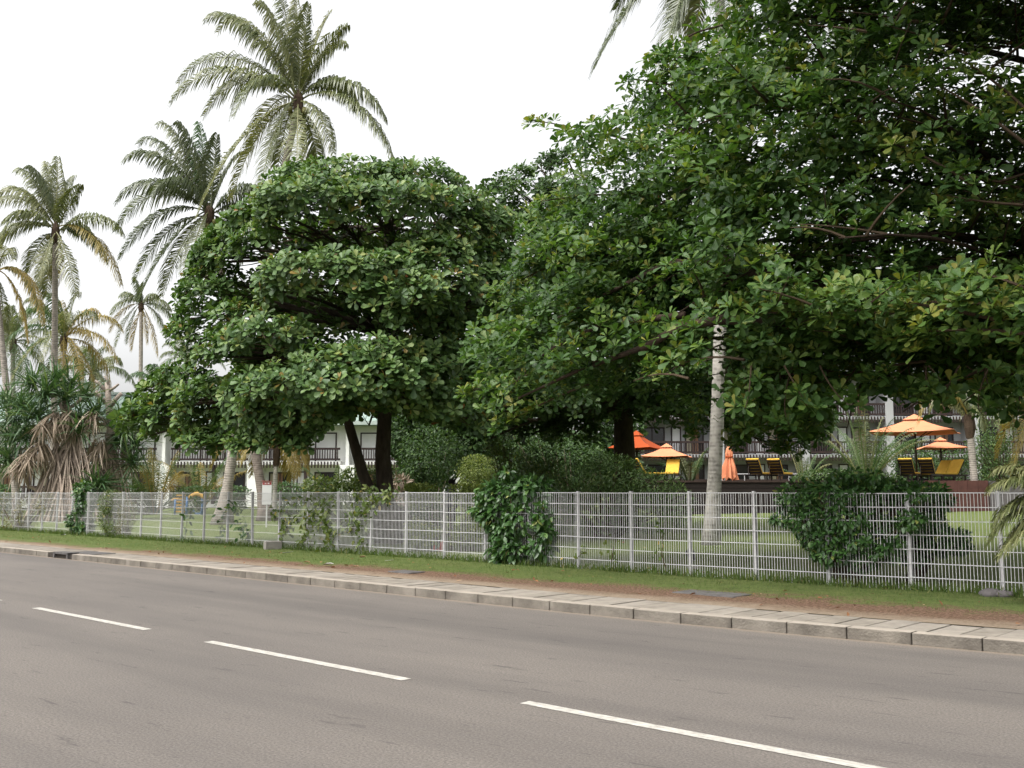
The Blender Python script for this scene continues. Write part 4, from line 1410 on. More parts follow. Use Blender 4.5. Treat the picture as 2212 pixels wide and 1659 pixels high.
def bush(name, label, cat, base, blobs, n, L, mt, rs, tmpl=OVAL, stems=4, stem_r=.025, group=None, n_single=0, box=False, droop=.1, bare=.6):
    t = thing(name, label, cat, base, group=group)
    base = Vector(base)
    if name in ('shrub', 'low_hedge', 'topiary_bush'):     # leaves reach down to the soil
        lo = min(c.z - r[2] for c, r in blobs)
        if lo > base.z + .35:
            low = []
            for c, r in blobs:
                zb = c.z - r[2] * .6
                low.append((Vector((c.x, c.y, (zb + base.z) / 2)), (r[0] * .8, r[1] * .85, (zb - base.z) / 2 + .05)))
            n = int(n * 1.45)
            blobs = list(blobs) + low
    sb = MB()
    for (c, r) in blobs:
        tiny = r[0] < .2 and not box
        for _ in range(1 if tiny else stems):
            e = Vector(c) + Vector((rs.uniform(-.8, .8) * r[0], rs.uniform(-.7, .7) * r[1], rs.uniform(-.4, .7) * r[2]))
            s0 = base + Vector((rs.uniform(-.15, .15), rs.uniform(-.1, .1), -.03)) if not box else Vector((e.x, e.y, base.z - .03))
            sb.tube(bez(s0, s0.lerp(e, .5) + Vector((rs.uniform(-.1, .1), rs.uniform(-.1, .1), .1)), e, 5), lin(.007 if tiny else stem_r, .003 if tiny else stem_r * .3, 5), 5)
    sb.build('stem', M['twig'], t)['kind'] = 'stuff'
    foliage(t, leaf_cloud(blobs, n, L, rs, box=box, droop=droop), tmpl, tmpl, M[mt], n_single, crown='foliage')
    return t


def bl(x, y, Y, hw, hh, dep):
    sc = Y / FOC
    return (P(x, y, Y), (hw * sc, dep, hh * sc))


rs = np.random.RandomState(77)


def fence_Y(x):
    """how far ahead the fence stands at grid column x"""
    d = (x - 1106) / FOC
    lo, hi = 8.0, 70.0
    for _ in range(40):
        m_ = (lo + hi) / 2
        X = d * m_
        s = SV[0] * X + SV[1] * m_
        if NV[0] * X + NV[1] * m_ - bend(s) < FN:
            lo = m_
        else:
            hi = m_
    return lo


def fbl(x, y, hw, hh, dep=.3, off=0.0):
    return bl(x, y, fence_Y(x) + off, hw, hh, dep)


def fbase(x, off=0.0):
    Y = fence_Y(x) + off
    p = P(x, 1200, Y)
    p.z = .16
    return p


def sprigs(n, x, y, sx, sy, rs, off=0.0):
    out = []
    for _ in range(n):
        a = rs.uniform(0, 6.28)
        out.append(fbl(x + math.cos(a) * sx * rs.uniform(.85, 1.25), y + math.sin(a) * sy * rs.uniform(.8, 1.2), rs.uniform(8, 22), rs.uniform(7, 16), .22, off + rs.uniform(-.2, .2)))
    return out


bush('climbing_bush', 'dense large-leaved bush grown through the middle of the fence', 'bush', fbase(1110, .1),
     [fbl(1090, 1070, 62, 34, .5, .2), fbl(1140, 1060, 60, 30, .6, .4), fbl(1085, 1110, 50, 40, .35), fbl(1130, 1120, 40, 36, .35), fbl(1100, 1155, 44, 34, .32), fbl(1120, 1185, 52, 24, .3), fbl(1170, 1180, 28, 24, .3), fbl(1055, 1105, 26, 24, .3), fbl(1180, 1150, 18, 26, .25, .1), fbl(1100, 1210, 34, 12, .25)] + sprigs(16, 1105, 1120, 72, 86, rs),
     4600, .16, 'bush_leaf', rs, n_single=150, droop=.5)
bush('fence_bush', 'wide dark glossy bush bulging through the fence on the right', 'bush', fbase(1830, .45),
     [fbl(1740, 1075, 60, 38, .5, 0.28), fbl(1820, 1070, 80, 34, .6, 0.38), fbl(1900, 1065, 80, 28, .6, 0.58), fbl(1990, 1062, 50, 16, .6, 0.78), fbl(1760, 1120, 60, 34, .4, 0.13), fbl(1830, 1120, 60, 40, .5, 0.23), fbl(1780, 1160, 50, 30, .4, 0.13), fbl(1850, 1165, 50, 36, .5, 0.28), fbl(1890, 1150, 40, 50, .5, 0.48), fbl(1800, 1195, 40, 22, .35, 0.08), fbl(1860, 1205, 36, 26, .4, 0.38)] + sprigs(20, 1840, 1120, 130, 80, rs, .1),
     10500, .105, 'bush_leaf', rs, n_single=100, stem_r=.05, droop=.35)
bush('fence_bush', 'smaller dark bush behind the fence just right of the wide glossy one', 'bush', fbase(1975, 1.4),
     [fbl(1990, 1080, 60, 34, .5, 1.3), fbl(1985, 1130, 50, 36, .5, 1.2), fbl(2030, 1165, 40, 28, .4, 1.2), fbl(1970, 1180, 34, 36, .4, 1.2), fbl(2070, 1170, 22, 24, .3, 1.2)],
     3600, .11, 'bush_leaf', rs, stem_r=.05, droop=.35)
bush('shrub', 'tall rambling shrub behind the fence in front of the black-shaded trunk', 'shrub', gp(1310, 1160, 30),
     [bl(1250, 1045, 30, 80, 50, 1.0), bl(1330, 1030, 29.6, 80, 40, 1.0), bl(1400, 1050, 29.5, 70, 36, .9), bl(1290, 1090, 29.6, 110, 60, 1.0), bl(1390, 1100, 29.4, 80, 50, .9), bl(1200, 1090, 30, 50, 60, .9), bl(1320, 1000, 30, 50, 20, .8), bl(1460, 1090, 29.3, 40, 45, .8)],
     15000, .13, 'shrub_leaf', rs, tmpl=NARROW, stem_r=.04)
bush('clipped_hedge', 'clipped pale green hedge with a flat top behind the fence left of the bush', 'hedge', gp(960, 1180, 24.5),
     [bl(960, 1110, 24.5, 80, 63, .55)], 9500, .075, 'hedge_leaf', rs, box=True, stems=14)
bush('topiary_bush', 'round clipped ball bush standing above the flat hedge', 'bush', gp(1030, 1110, 44),
     [bl(1030, 1014, 44, 46, 32, .95), bl(1030, 1044, 44, 42, 30, .85)], 8000, .09, 'hedge_leaf', rs)
bush('shrub', 'pale straggly shrub with bare twigs beside the ball bush', 'shrub', gp(1105, 1125, 32),
     [bl(1090, 985, 32, 40, 28, .8), bl(1120, 1015, 32, 46, 30, .7), bl(1075, 965, 32.5, 30, 16, .6), bl(1190, 1020, 32, 40, 30, .7)], 4200, .10, 'weed_leaf', rs, tmpl=NARROW, stems=7)
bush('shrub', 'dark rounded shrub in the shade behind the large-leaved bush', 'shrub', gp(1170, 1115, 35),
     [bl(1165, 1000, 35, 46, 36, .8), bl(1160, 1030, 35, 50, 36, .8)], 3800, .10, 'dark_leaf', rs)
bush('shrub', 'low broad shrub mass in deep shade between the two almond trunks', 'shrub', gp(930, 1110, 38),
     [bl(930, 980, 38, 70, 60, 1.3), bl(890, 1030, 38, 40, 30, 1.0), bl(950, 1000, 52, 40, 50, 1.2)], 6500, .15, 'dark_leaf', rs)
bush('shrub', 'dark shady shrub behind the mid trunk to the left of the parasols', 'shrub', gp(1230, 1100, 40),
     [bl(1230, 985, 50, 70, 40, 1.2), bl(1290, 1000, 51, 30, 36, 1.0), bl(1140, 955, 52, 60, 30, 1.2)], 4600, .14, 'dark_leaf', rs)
bush('shrub', 'leafy garden shrub at the foot of the round tree', 'shrub', gp(770, 1110, 34),
     [bl(760, 1035, 34, 36, 22, .6), bl(800, 1040, 33, 40, 24, .6), bl(690, 1050, 34, 36, 20, .6), bl(830, 1025, 33, 20, 24, .5)], 3400, .14, 'weed_leaf', rs)
bush('shrub', 'red-leaved garden shrub beside the pale hedge', 'shrub', gp(865, 1110, 37),
     [bl(862, 1043, 37, 20, 14, .5)], 420, .26, 'pandan_dead', rs, tmpl=NARROW)
bush('low_hedge', 'low dark hedge clump before the ground floor windows', 'hedge', gp(640, 1105, 58),
     [bl(620, 1058, 58, 46, 16, 1.0), bl(500, 1062, 60, 40, 12, 1.0)], 2600, .14, 'bush_leaf', rs)
bush('low_hedge', 'low hedge strip left of the swing before the terrace rail', 'hedge', gp(320, 1105, 60),
     [bl(300, 1058, 60, 40, 12, .8), bl(410, 1062, 62, 40, 10, .8), bl(250, 1050, 58, 26, 14, .8)], 2600, .14, 'shrub_leaf', rs)
bush('low_hedge', 'dark hedge strip at the far left edge below the white wall', 'hedge', gp(12, 1105, 58),
     [bl(8, 1060, 58, 32, 12, .8)], 1200, .14, 'bush_leaf', rs)
bush('shrub', 'bushy green planting on the terrace behind the loungers', 'shrub', dp(1790, 50, 1.9),
     [bl(1790, 1030, 50, 70, 16, 1.0), bl(1890, 1035, 48.5, 50, 16, .9)], 3400, .13, 'shrub_leaf', rs)
bush('shrub', 'tall dark garden shrub behind the second parasol', 'shrub', dp(2040, 58, 1.9),
     [bl(2040, 1000, 58, 60, 36, 1.2), bl(2140, 990, 60, 50, 50, 1.2), bl(1960, 985, 60, 50, 30, 1.2)], 5000, .16, 'dark_leaf', rs)
bush('shrub', 'thin twiggy frangipani shrub before the grey building at right', 'shrub', dp(2165, 54, 1.6),
     [bl(2160, 930, 54, 50, 40, 1.2), bl(2130, 960, 54, 40, 30, 1.0)], 1500, .16, 'shrub_leaf', rs, stems=7)
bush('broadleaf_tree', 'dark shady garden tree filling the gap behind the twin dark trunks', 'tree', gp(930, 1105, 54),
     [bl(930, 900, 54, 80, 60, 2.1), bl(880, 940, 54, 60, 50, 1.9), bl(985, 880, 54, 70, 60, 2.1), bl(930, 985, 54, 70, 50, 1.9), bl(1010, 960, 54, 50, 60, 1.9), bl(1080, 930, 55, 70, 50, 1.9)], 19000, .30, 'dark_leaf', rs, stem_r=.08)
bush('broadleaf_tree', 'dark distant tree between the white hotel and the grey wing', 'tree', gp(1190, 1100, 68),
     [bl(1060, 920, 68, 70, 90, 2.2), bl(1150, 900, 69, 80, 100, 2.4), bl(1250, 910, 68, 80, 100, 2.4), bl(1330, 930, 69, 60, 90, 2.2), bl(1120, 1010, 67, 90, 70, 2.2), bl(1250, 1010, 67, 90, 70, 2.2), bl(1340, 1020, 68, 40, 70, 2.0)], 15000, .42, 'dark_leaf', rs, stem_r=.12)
# plants on the fence at the left
bush('fence_creeper', 'narrow dark green creeper clinging to the fence at left', 'creeper', fbase(182),
     [fbl(183, 1062, 22, 20, .35), fbl(186, 1090, 20, 22, .3), fbl(172, 1125, 26, 20, .3), fbl(185, 1140, 18, 14, .3)], 1900, .15, 'bush_leaf', rs, droop=.4)
bush('fence_creeper', 'pale yellow green feathery shrub against the fence at left', 'creeper', fbase(236, -.1),
     [fbl(240, 1085, 26, 26, .35, -.1), fbl(238, 1120, 28, 28, .35, -.1), fbl(250, 1145, 26, 14, .3, -.1)], 3400, .085, 'weed_leaf', rs, tmpl=NARROW)
bush('fence_creeper', 'brownish dry shrub beside the yellow green one at the fence', 'creeper', fbase(275, .2),
     [fbl(276, 1110, 18, 34, .3, .2), fbl(268, 1140, 16, 16, .3, .1)], 1100, .085, 'dry_weed', rs, tmpl=NARROW)
bush('fence_creeper', 'straggly weeds and dry stems at the left end of the fence', 'creeper', fbase(40, -.1),
     [fbl(20, 1095, 26, 34, .3), fbl(60, 1105, 26, 34, .3), fbl(100, 1090, 20, 26, .3), fbl(40, 1130, 44, 14, .3)], 1300, .12, 'dry_weed', rs, tmpl=NARROW, stems=7)


def vine(label, runs, n, L, mt, rs, bx):
    """thin stems that wander along the wire with few leaves"""
    t = thing('fence_vine', label, 'vine', fbase(bx), group='vines on the fence')
    st = MB()
    pos = []
    for pts in runs:
        pp = [P(x, y, fence_Y(x) - .07 + rs.uniform(-.1, .1)) for x, y in pts]
        fine = []
        for a, b in zip(pp, pp[1:]):
            for k in range(4):
                fine.append(a.lerp(b, k / 4) + Vector((rs.normal(0, .02), rs.normal(0, .02), rs.normal(0, .02))))
        fine.append(pp[-1])
        st.tube(fine, lin(.009, .004, len(fine)), 4)
        for _ in range(n // len(runs)):
            u = rs.uniform(.1, 1)
            q = fine[int(u * (len(fine) - 1))]
            pos.append((q.x + rs.normal(0, .09), q.y + rs.normal(0, .09), q.z + rs.normal(0, .08)))
    st.build('stem', M['twig'], t)['kind'] = 'stuff'
    pos = np.array(pos)
    D = rs.normal(0, .7, pos.shape) + np.array([[0, -.3, -.4]])
    U = rs.normal(0, .5, pos.shape) + np.array([[0, -.5, .6]])
    foliage(t, [pos, D, U, L * rs.uniform(.6, 1.2, len(pos)), np.clip(rs.normal(.5, .25, len(pos)), 0, 1)], OVAL, OVAL, M[mt], 0, crown='foliage')


vine('sparse leafy vine on the wire before the left palm bases', [[(400, 1170), (405, 1110), (430, 1070), (440, 1090)], [(470, 1170), (480, 1120), (500, 1090), (530, 1100)], [(540, 1165), (530, 1140), (515, 1130)]], 190, .15, 'bush_leaf', rs, 470)
vine('tangled vine with yellow flecks covering the wire left of the round tree trunk', [[(610, 1170), (620, 1130), (600, 1100), (640, 1080), (700, 1075)], [(680, 1190), (660, 1130), (690, 1090), (740, 1065)], [(640, 1190), (680, 1150), (720, 1110), (700, 1060)], [(700, 1195), (730, 1150), (690, 1120)], [(600, 1120), (660, 1115), (720, 1130)]], 700, .15, 'weed_leaf', rs, 680)
vine('bushy vine climbing above the wire beside the round tree trunk', [[(790, 1195), (775, 1140), (790, 1090), (770, 1060)], [(800, 1190), (770, 1150), (760, 1100)], [(770, 1100), (830, 1075), (850, 1060)], [(790, 1130), (810, 1080), (800, 1050)]], 420, .14, 'weed_leaf', rs, 790)
vine('thin bare vine with a few leaves near the right posts', [[(1435, 1225), (1430, 1180), (1440, 1120)], [(1320, 1215), (1330, 1170), (1300, 1140)], [(1250, 1200), (1270, 1185)]], 70, .10, 'weed_leaf', rs, 1400)

# ------------------------------------------------------------------ screw pine stand and dead tree at the left
rs = np.random.RandomState(50)
Y = 50.0
sp = gp(140, 1100, Y)
pan = thing('screw_pine', 'large screw pine with strap leaves and a fan of stilt roots', 'tree', sp)
STRAP = strip([(0, .018), (.4, .026), (.75, .018), (1.0, .002)], .02, .42)
gl, dl = [], []


def strap_rosette(c, n, L, green=True, up=.5):
    C = np.repeat(np.array([c]), n, 0) + rs.normal(0, .12, (n, 3))
    D = nrm(rs.normal(0, 1, (n, 3)))
    D[:, 2] = D[:, 2] * .75 + up
    U = np.array([[0, 0, 1.]]) + rs.normal(0, .3, (n, 3))
    return [C, D, U, L * rs.uniform(.7, 1.1, n), np.clip(rs.normal(.5, .25, n), 0, 1)]


for x, y, dy, n in ((20, 990, -.6, 80), (40, 1010, -.4, 60), (285, 1000, .4, 70), (250, 960, .8, 60), (205, 900, .4, 60), (70, 830, 0, 90), (120, 822, .6, 80), (100, 850, -.8, 90), (150, 835, .3, 70), (50, 880, -.5, 90), (30, 910, -.2, 90), (75, 900, -1, 90), (55, 945, -.8, 80), (25, 950, .2, 60), (180, 900, -.6, 50), (170, 930, -.9, 60), (185, 860, .5, 50), (140, 860, -.6, 70), (215, 1045, -1, 70), (205, 1055, -.8, 60), (275, 935, .6, 60), (290, 965, .6, 60), (265, 900, .8, 50), (15, 870, .5, 60)):
    gl.append(strap_rosette(P(x, y, Y + dy), int(n * 1.3), 1.5))
for x, y, dy, n, L in ((120, 900, -.4, 120, 1.6), (150, 890, -.2, 90, 1.5), (165, 900, .3, 90, 1.6), (60, 985, -.9, 120, 1.6), (45, 1000, -.7, 80, 1.5), (90, 960, -.5, 110, 1.6), (200, 895, -.2, 90, 1.5), (215, 960, .2, 70, 1.5), (95, 915, -.8, 80, 1.4), (200, 985, .3, 50, 1.4)):
    q = strap_rosette(P(x, y, Y + dy - .7), int(n * .75), L * .85, up=-.8)
    dl.append(q)
tr = MB()
tr.tube([P(150, 1090, Y), P(152, 1010, Y), P(146, 960, Y), P(148, 900, Y), P(140, 850, Y)], [.3, .26, .22, .2, .14], 9, .12)
for a, b, r in (((147, 950), (120, 915), .12), ((148, 960), (170, 930), .11), ((146, 930), (175, 905), .1), ((140, 1000), (95, 975), .13), ((95, 975), (75, 940), .1), ((148, 900), (128, 870), .11), ((150, 880), (175, 860), .1), ((120, 990), (100, 960), .1), ((100, 1060), (60, 1048), .1), ((60, 1048), (40, 960), .08)):
    tr.tube(bez(P(*a, Y - .2), P((a[0] + b[0]) / 2, (a[1] + b[1]) / 2 + 8, Y - .4), P(*b, Y - .5), 6), lin(r, r * .75, 6), 7, .12)
tr.build('trunk', M['palm_root'], pan, smooth=True)
for i in range(150):
    x0, y0 = rs.uniform(126, 168), rs.uniform(930, 1035)
    x1 = 136 + (x0 - 146) * 2.0 + rs.normal(0, 32) + (150 - x0) * (rs.uniform() < .2)
    x1 = max(52, min(214, x1))
    dy = rs.uniform(-2.2, .3)
    a = P(x0 + rs.normal(0, 10), y0 - 10, Y - .5)
    e = gp(x1, 1100, Y + dy)
    m_ = a.lerp(e, .45) + Vector(((e.x - a.x) * .12, 0, .25))
    MB().tube(bez(a, m_, e, 6), rs.uniform(.02, .055), 5, .1).build('stilt_root', M['palm_root'] if rs.uniform() < .65 else M['root_dark'], pan)
foliage(pan, cat_leaves(gl), STRAP, STRAP, M['pandan'], 0, crown='crown')
foliage(pan, cat_leaves(dl), STRAP, STRAP, M['pandan_dead'], 0, crown='dead_leaves')
Y = 51.0
sp = gp(240, 1100, Y)
pan2 = thing('screw_pine', 'smaller leafless screw pine with a cone of stilt roots', 'tree', sp)
MB().tube([gp(240, 1100, Y), P(240, 1010, Y), P(236, 960, Y), P(238, 925, Y)], [.3, .26, .22, .17], 9, .12).build('trunk', M['palm_root'], pan2, smooth=True)
for i in range(46):
    a = P(238 + rs.normal(0, 5), rs.uniform(930, 985), Y - .1)
    e = gp(max(205, min(292, 248 + rs.normal(0, 22))), 1100, Y + rs.uniform(-1, 1))
    m_ = a.lerp(e, .45) + Vector(((e.x - a.x) * .15, 0, .3))
    MB().tube(bez(a, m_, e, 6), rs.uniform(.028, .05), 5, .1).build('stilt_root', M['palm_root'], pan2)
q = [strap_rosette(P(x, y, Y + .6), 60, 1.3, up=-.6) for x, y in ((212, 955), (222, 985), (272, 985))]
foliage(pan2, cat_leaves(q), STRAP, STRAP, M['pandan_dead'], 0, crown='dead_leaves')
Y = 51.6
dt = thing('dead_tree', 'bare grey dead tree with sawn branch stubs above the screw pines', 'tree', gp(240, 1100, Y))
MB().tube([gp(243, 1100, Y), P(243, 960, Y), P(238, 910, Y), P(234, 870, Y), P(232, 825, Y)], [.24, .22, .19, .17, .12], 9, .1).build('trunk', M['dead_wood'], dt, smooth=True)
for pts, r in (([(234, 875), (215, 855), (205, 845)], .13), ([(205, 845), (190, 858), (185, 870)], .07), ([(233, 850), (215, 830), (205, 822)], .10), ([(236, 880), (250, 862), (262, 850)], .14), ([(234, 845), (246, 838), (256, 830)], .09), ([(238, 912), (255, 895), (272, 888)], .14), ([(237, 915), (220, 905), (205, 905)], .12), ([(233, 840), (233, 822), (226, 812)], .08), ([(238, 918), (215, 915), (200, 912)], .08)):
    MB().tube([P(x, y, Y - .1 * k) for k, (x, y) in enumerate(pts)], lin(r, r * .7, len(pts)), 7, .1).build('branch', M['dead_wood'], dt, smooth=True)

# ------------------------------------------------------------------ hotel buildings


def wall_box(mb_, x0, x1, y0, y1, z0, z1):
    mb_.box(((x0 + x1) / 2, (y0 + y1) / 2, (z0 + z1) / 2), (x1 - x0, y1 - y0, z1 - z0))


def railing(t, x0, x1, y, z, h=.95, name='balustrade'):
    m_ = MB()
    wall_box(m_, x0, x1, y - .06, y + .06, z + h - .16, z + h)
    wall_box(m_, x0, x1, y - .05, y + .05, z + .06, z + .2)
    x = x0 + .1
    while x < x1:
        wall_box(m_, x - .035, x + .035, y - .03, y + .03, z + .2, z + h - .16)
        x += .19
    return m_.build(name, M['brown_wood'], t)


def opening(t, x0, x1, y, z0, z1, kind):
    """kind: glass, curtain or shutter; frame stands proud of the wall face y"""
    f_ = MB()
    w = .10
    wall_box(f_, x0, x0 + w, y - .07, y + .05, z0, z1)
    wall_box(f_, x1 - w, x1, y - .07, y + .05, z0, z1)
    wall_box(f_, x0 + w, x1 - w, y - .07, y + .05, z1 - w, z1)
    if kind != 'shutter':
        wall_box(f_, (x0 + x1) / 2 - .035, (x0 + x1) / 2 + .035, y - .065, y + .045, z0, z1 - w)
    fr_ = f_.build('window', M['brown_wood'], t)
    p_ = MB()
    if kind == 'shutter':
        wall_box(p_, x0 + w, x1 - w, y - .04, y + .02, z0 + .05, z1 - w)
        p_.build('shutter', M['door_white'], fr_)
    else:
        wall_box(p_, x0 + w, x1 - w, y - .025, y - .015, z0, z1 - w)
        p_.build('pane', M['glass'], fr_)
        for a, b, mm in ((x0 + w, x0 + w + .45, 'curtain_pale'), (x0 + w + .5, x0 + w + .95, 'curtain')) if kind == 'curtain' else ((x0 + w, x0 + w + .3, 'curtain_pale'),):
            c_ = MB()
            wall_box(c_, a, min(b, x1 - w), y - .05, y - .032, z0 + .03, z1 - w - .02)
            c_.build('curtain', M[mm], fr_)


YB = 75.0
k_ = YB / FOC
xl, xr = (-330 - 1106) * k_, (1010 - 1106) * k_
ZB = 0.95
hotel = thing('hotel_building', 'long white two-storey hotel with brown balconies and pale green roof', 'building', ((xl + xr) / 2, YB, ZB))
w = MB()
wall_box(w, xl, xr, YB, YB + 9, ZB - .5, ZB + 6.0)
w.build('wall', M['white_wall'], hotel)
bayw = 6.9
x = (170 - 1106) * k_ - 3 * bayw
bays = 0
while x < xr - 3:
    pw = MB()
    wall_box(pw, x - .55, x + .55, YB - 1.2, YB - .003, ZB - .5, ZB + 2.70)
    wall_box(pw, x - .12, x + .12, YB - 1.1, YB - .003, ZB + 2.70, ZB + 5.7)
    pw.build('party_wall', M['white_wall'], hotel)
    x0, x1 = x + .55, min(x + bayw - .55, xr)
    fl = MB()
    wall_box(fl, x0, x1, YB - 1.1, YB - .003, ZB + 2.72, ZB + 2.98)
    fl.build('balcony_floor', M['white_wall'], hotel)
    fr_ = MB()
    q = x0 + .1
    while q < x1:
        wall_box(fr_, q - .05, q + .05, YB - 1.17, YB - 1.11, ZB + 2.48, ZB + 2.95)
        q += .24
    fr_.build('fringe_slats', M['brown_wood'], hotel)
    railing(hotel, x0, x1, YB - 1.04, ZB + 3.0, 1.0)
    railing(hotel, x0, x1, YB - 1.04, ZB + .1, 1.05)
    pst = MB()
    wall_box(pst, (x0 + x1) / 2 + .2, (x0 + x1) / 2 + .42, YB - .98, YB - .76, ZB - .2, ZB + 2.70)
    pst.build('post', M['brown_wood'], hotel)
    pst = MB()
    wall_box(pst, (x0 + x1) / 2 + .2, (x0 + x1) / 2 + .42, YB - .98, YB - .76, ZB + 3.0, ZB + 5.7)
    pst.build('post', M['brown_wood'], hotel)
    for zf in (0.0, 3.0):
        opening(hotel, x0 + .25, x0 + 1.95, YB, ZB + zf, ZB + zf + 2.2, 'curtain' if zf == 0 else 'shutter')
        opening(hotel, x0 + 2.35, x0 + 3.15, YB, ZB + zf, ZB + zf + 2.25, 'shutter')
        opening(hotel, x0 + 3.7, x0 + 5.35, YB, ZB + zf, ZB + zf + 2.2, 'glass' if zf == 0 else 'shutter')
    x += bayw
    bays += 1


def roof_mesh(x0, x1, y0, y1, z0, z1, step=.45):
    """pitched roof of ribbed sheet"""
    m_ = MB()
    yr = (y0 + y1) / 2
    m_.quad((x0, y0, z0), (x1, y0, z0), (x1, yr, z1), (x0, yr, z1))
    m_.quad((x0, yr, z1), (x1, yr, z1), (x1, y1, z0), (x0, y1, z0))
    m_.quad((x0, y0, z0 - .25), (x1, y0, z0 - .25), (x1, y0, z0), (x0, y0, z0))
    m_.quad((x0, y1, z0 - .25), (x0, y0, z0 - .25), (x0, y0, z0), (x0, yr, z1))
    m_.quad((x1, y0, z0 - .25), (x1, y1, z0 - .25), (x1, yr, z1), (x1, y0, z0))
    m_.quad((x0, y0, z0 - .252), (x0, y1, z0 - .252), (x1, y1, z0 - .252), (x1, y0, z0 - .252))
    x = x0 + .1
    while x < x1:
        m_.beam((x, y0, z0 + .02), (x, yr, z1 + .02), .06, .07)
        x += step
    return m_


rf = roof_mesh(xl - .5, xr + .5, YB - 1.7, YB + 11, ZB + 5.95, ZB + 8.6).build('roof', M['roof_green'], hotel)
rd = MB()
wall_box(rd, xl - .5, xr + .5, YB + 4.0, YB + 4.4, ZB + 8.58, ZB + 8.72)
rd.build('ridge_cap', M['roof_edge'], rf)
rd = MB()
wall_box(rd, xl - .5, xr + .5, YB - 1.82, YB - 1.705, ZB + 5.68, ZB + 5.98)
rd.build('fascia', M['roof_edge'], rf)

YG = 78.0
k_ = YG / FOC
xl, xr = (1365 - 1106) * k_, (2420 - 1106) * k_
ZG = 1.6
wing = thing('hotel_wing', 'grey three-storey hotel wing half hidden behind the terrace planting', 'building', ((xl + xr) / 2, YG, ZG))
w = MB()
wall_box(w, xl, xr, YG, YG + 10, ZG - 1, ZG + 9.2)
w.build('wall', M['grey_wall'], wing)
x = xl
while x < xr - 2:
    pw = MB()
    wall_box(pw, x - .3, x + .3, YG - 1.9, YG - .003, ZG - 1, ZG + 8.9)
    pw.build('party_wall', M['grey_wall'], wing)
    x0, x1 = x + .3, min(x + 6.3, xr)
    for zf in (0, 2.95, 5.9):
        if zf:
            fl = MB()
            wall_box(fl, x0, x1, YG - 1.8, YG - .003, ZG + zf - .25, ZG + zf)
            fl.build('balcony_floor', M['grey_wall'], wing)
            fr_ = MB()
            q = x0 + .1
            while q < x1:
                wall_box(fr_, q - .05, q + .05, YG - 1.87, YG - 1.81, ZG + zf - .5, ZG + zf - .03)
                q += .24
            fr_.build('fringe_slats', M['brown_wood'], wing)
        railing(wing, x0, x1, YG - 1.74, ZG + zf + .02, 1.0)
        opening(wing, x0 + .3, x0 + 2.3, YG, ZG + zf, ZG + zf + 2.2, 'glass')
        opening(wing, x0 + 2.8, x0 + 3.6, YG, ZG + zf, ZG + zf + 2.25, 'shutter')
        opening(wing, x0 + 3.9, x0 + 5.4, YG, ZG + zf, ZG + zf + 2.2, 'curtain')
    x += 6.6
w = MB()
wall_box(w, xl - .5, xr + .5, YG - 2.6, YG + 11, ZG + 9.2, ZG + 10.6)
w.build('roof', M['roof_grey'], wing)

# ------------------------------------------------------------------ terrace with loungers and parasols
YD = 48.0
ZD = P(1500, 1038, YD).z
k_ = YD / FOC
dx0, dx1 = (1425 - 1106) * k_, (2010 - 1106) * k_
terrace = thing('terrace_deck', 'raised dark timber terrace behind the lawn under the loungers', 'terrace', ((dx0 + dx1) / 2, YD, .3))
w = MB()
wall_box(w, dx0, dx1, YD + .06, YD + 16, 0, ZD - .1)
w.build('base', M['deck'], terrace)
nb = 7
for i in range(nb):
    z0 = .3 + (ZD - .42) * i / nb
    w = MB()
    wall_box(w, dx0, dx1, YD, YD + .05, z0 + .012, z0 + (ZD - .42) / nb - .012)
    w.build('fascia_board', M['deck'], terrace)
for i in range(40):
    y0 = YD - .06 + i * .35
    w = MB()
    wall_box(w, dx0 - .1, dx1 + .05, y0, y0 + .33, ZD - .09, ZD)
    w.build('deck_board', M['deck_top'], terrace)
k_ = 45.5 / FOC
pl = thing('planter_wall', 'red brown timber planter at the end of the terrace by the short ringed palm', 'planter', ((2060 - 1106) * k_, 45.5, .3))
for i in range(6):
    w = MB()
    x0 = (1995 + i * 22.5 - 1106) * k_
    wall_box(w, x0 + .006, x0 + 22.5 * k_ - .006, 45.5, 45.6, .1, ZD - .03)
    w.build('panel', M['planter'], pl)
w = MB()
wall_box(w, (1995 - 1106) * k_, (2130 - 1106) * k_, 45.61, 47.8, .1, ZD - .2)
w.build('core', M['deck'], pl)
w = MB()
wall_box(w, (2132 - 1106) * k_, (2420 - 1106) * k_, 45.2, 45.6, .1, ZD - .05)
o = w.build('garden_wall', M['stone_wall'])
tag(o, 'low grey garden wall right of the red brown planter', 'wall')


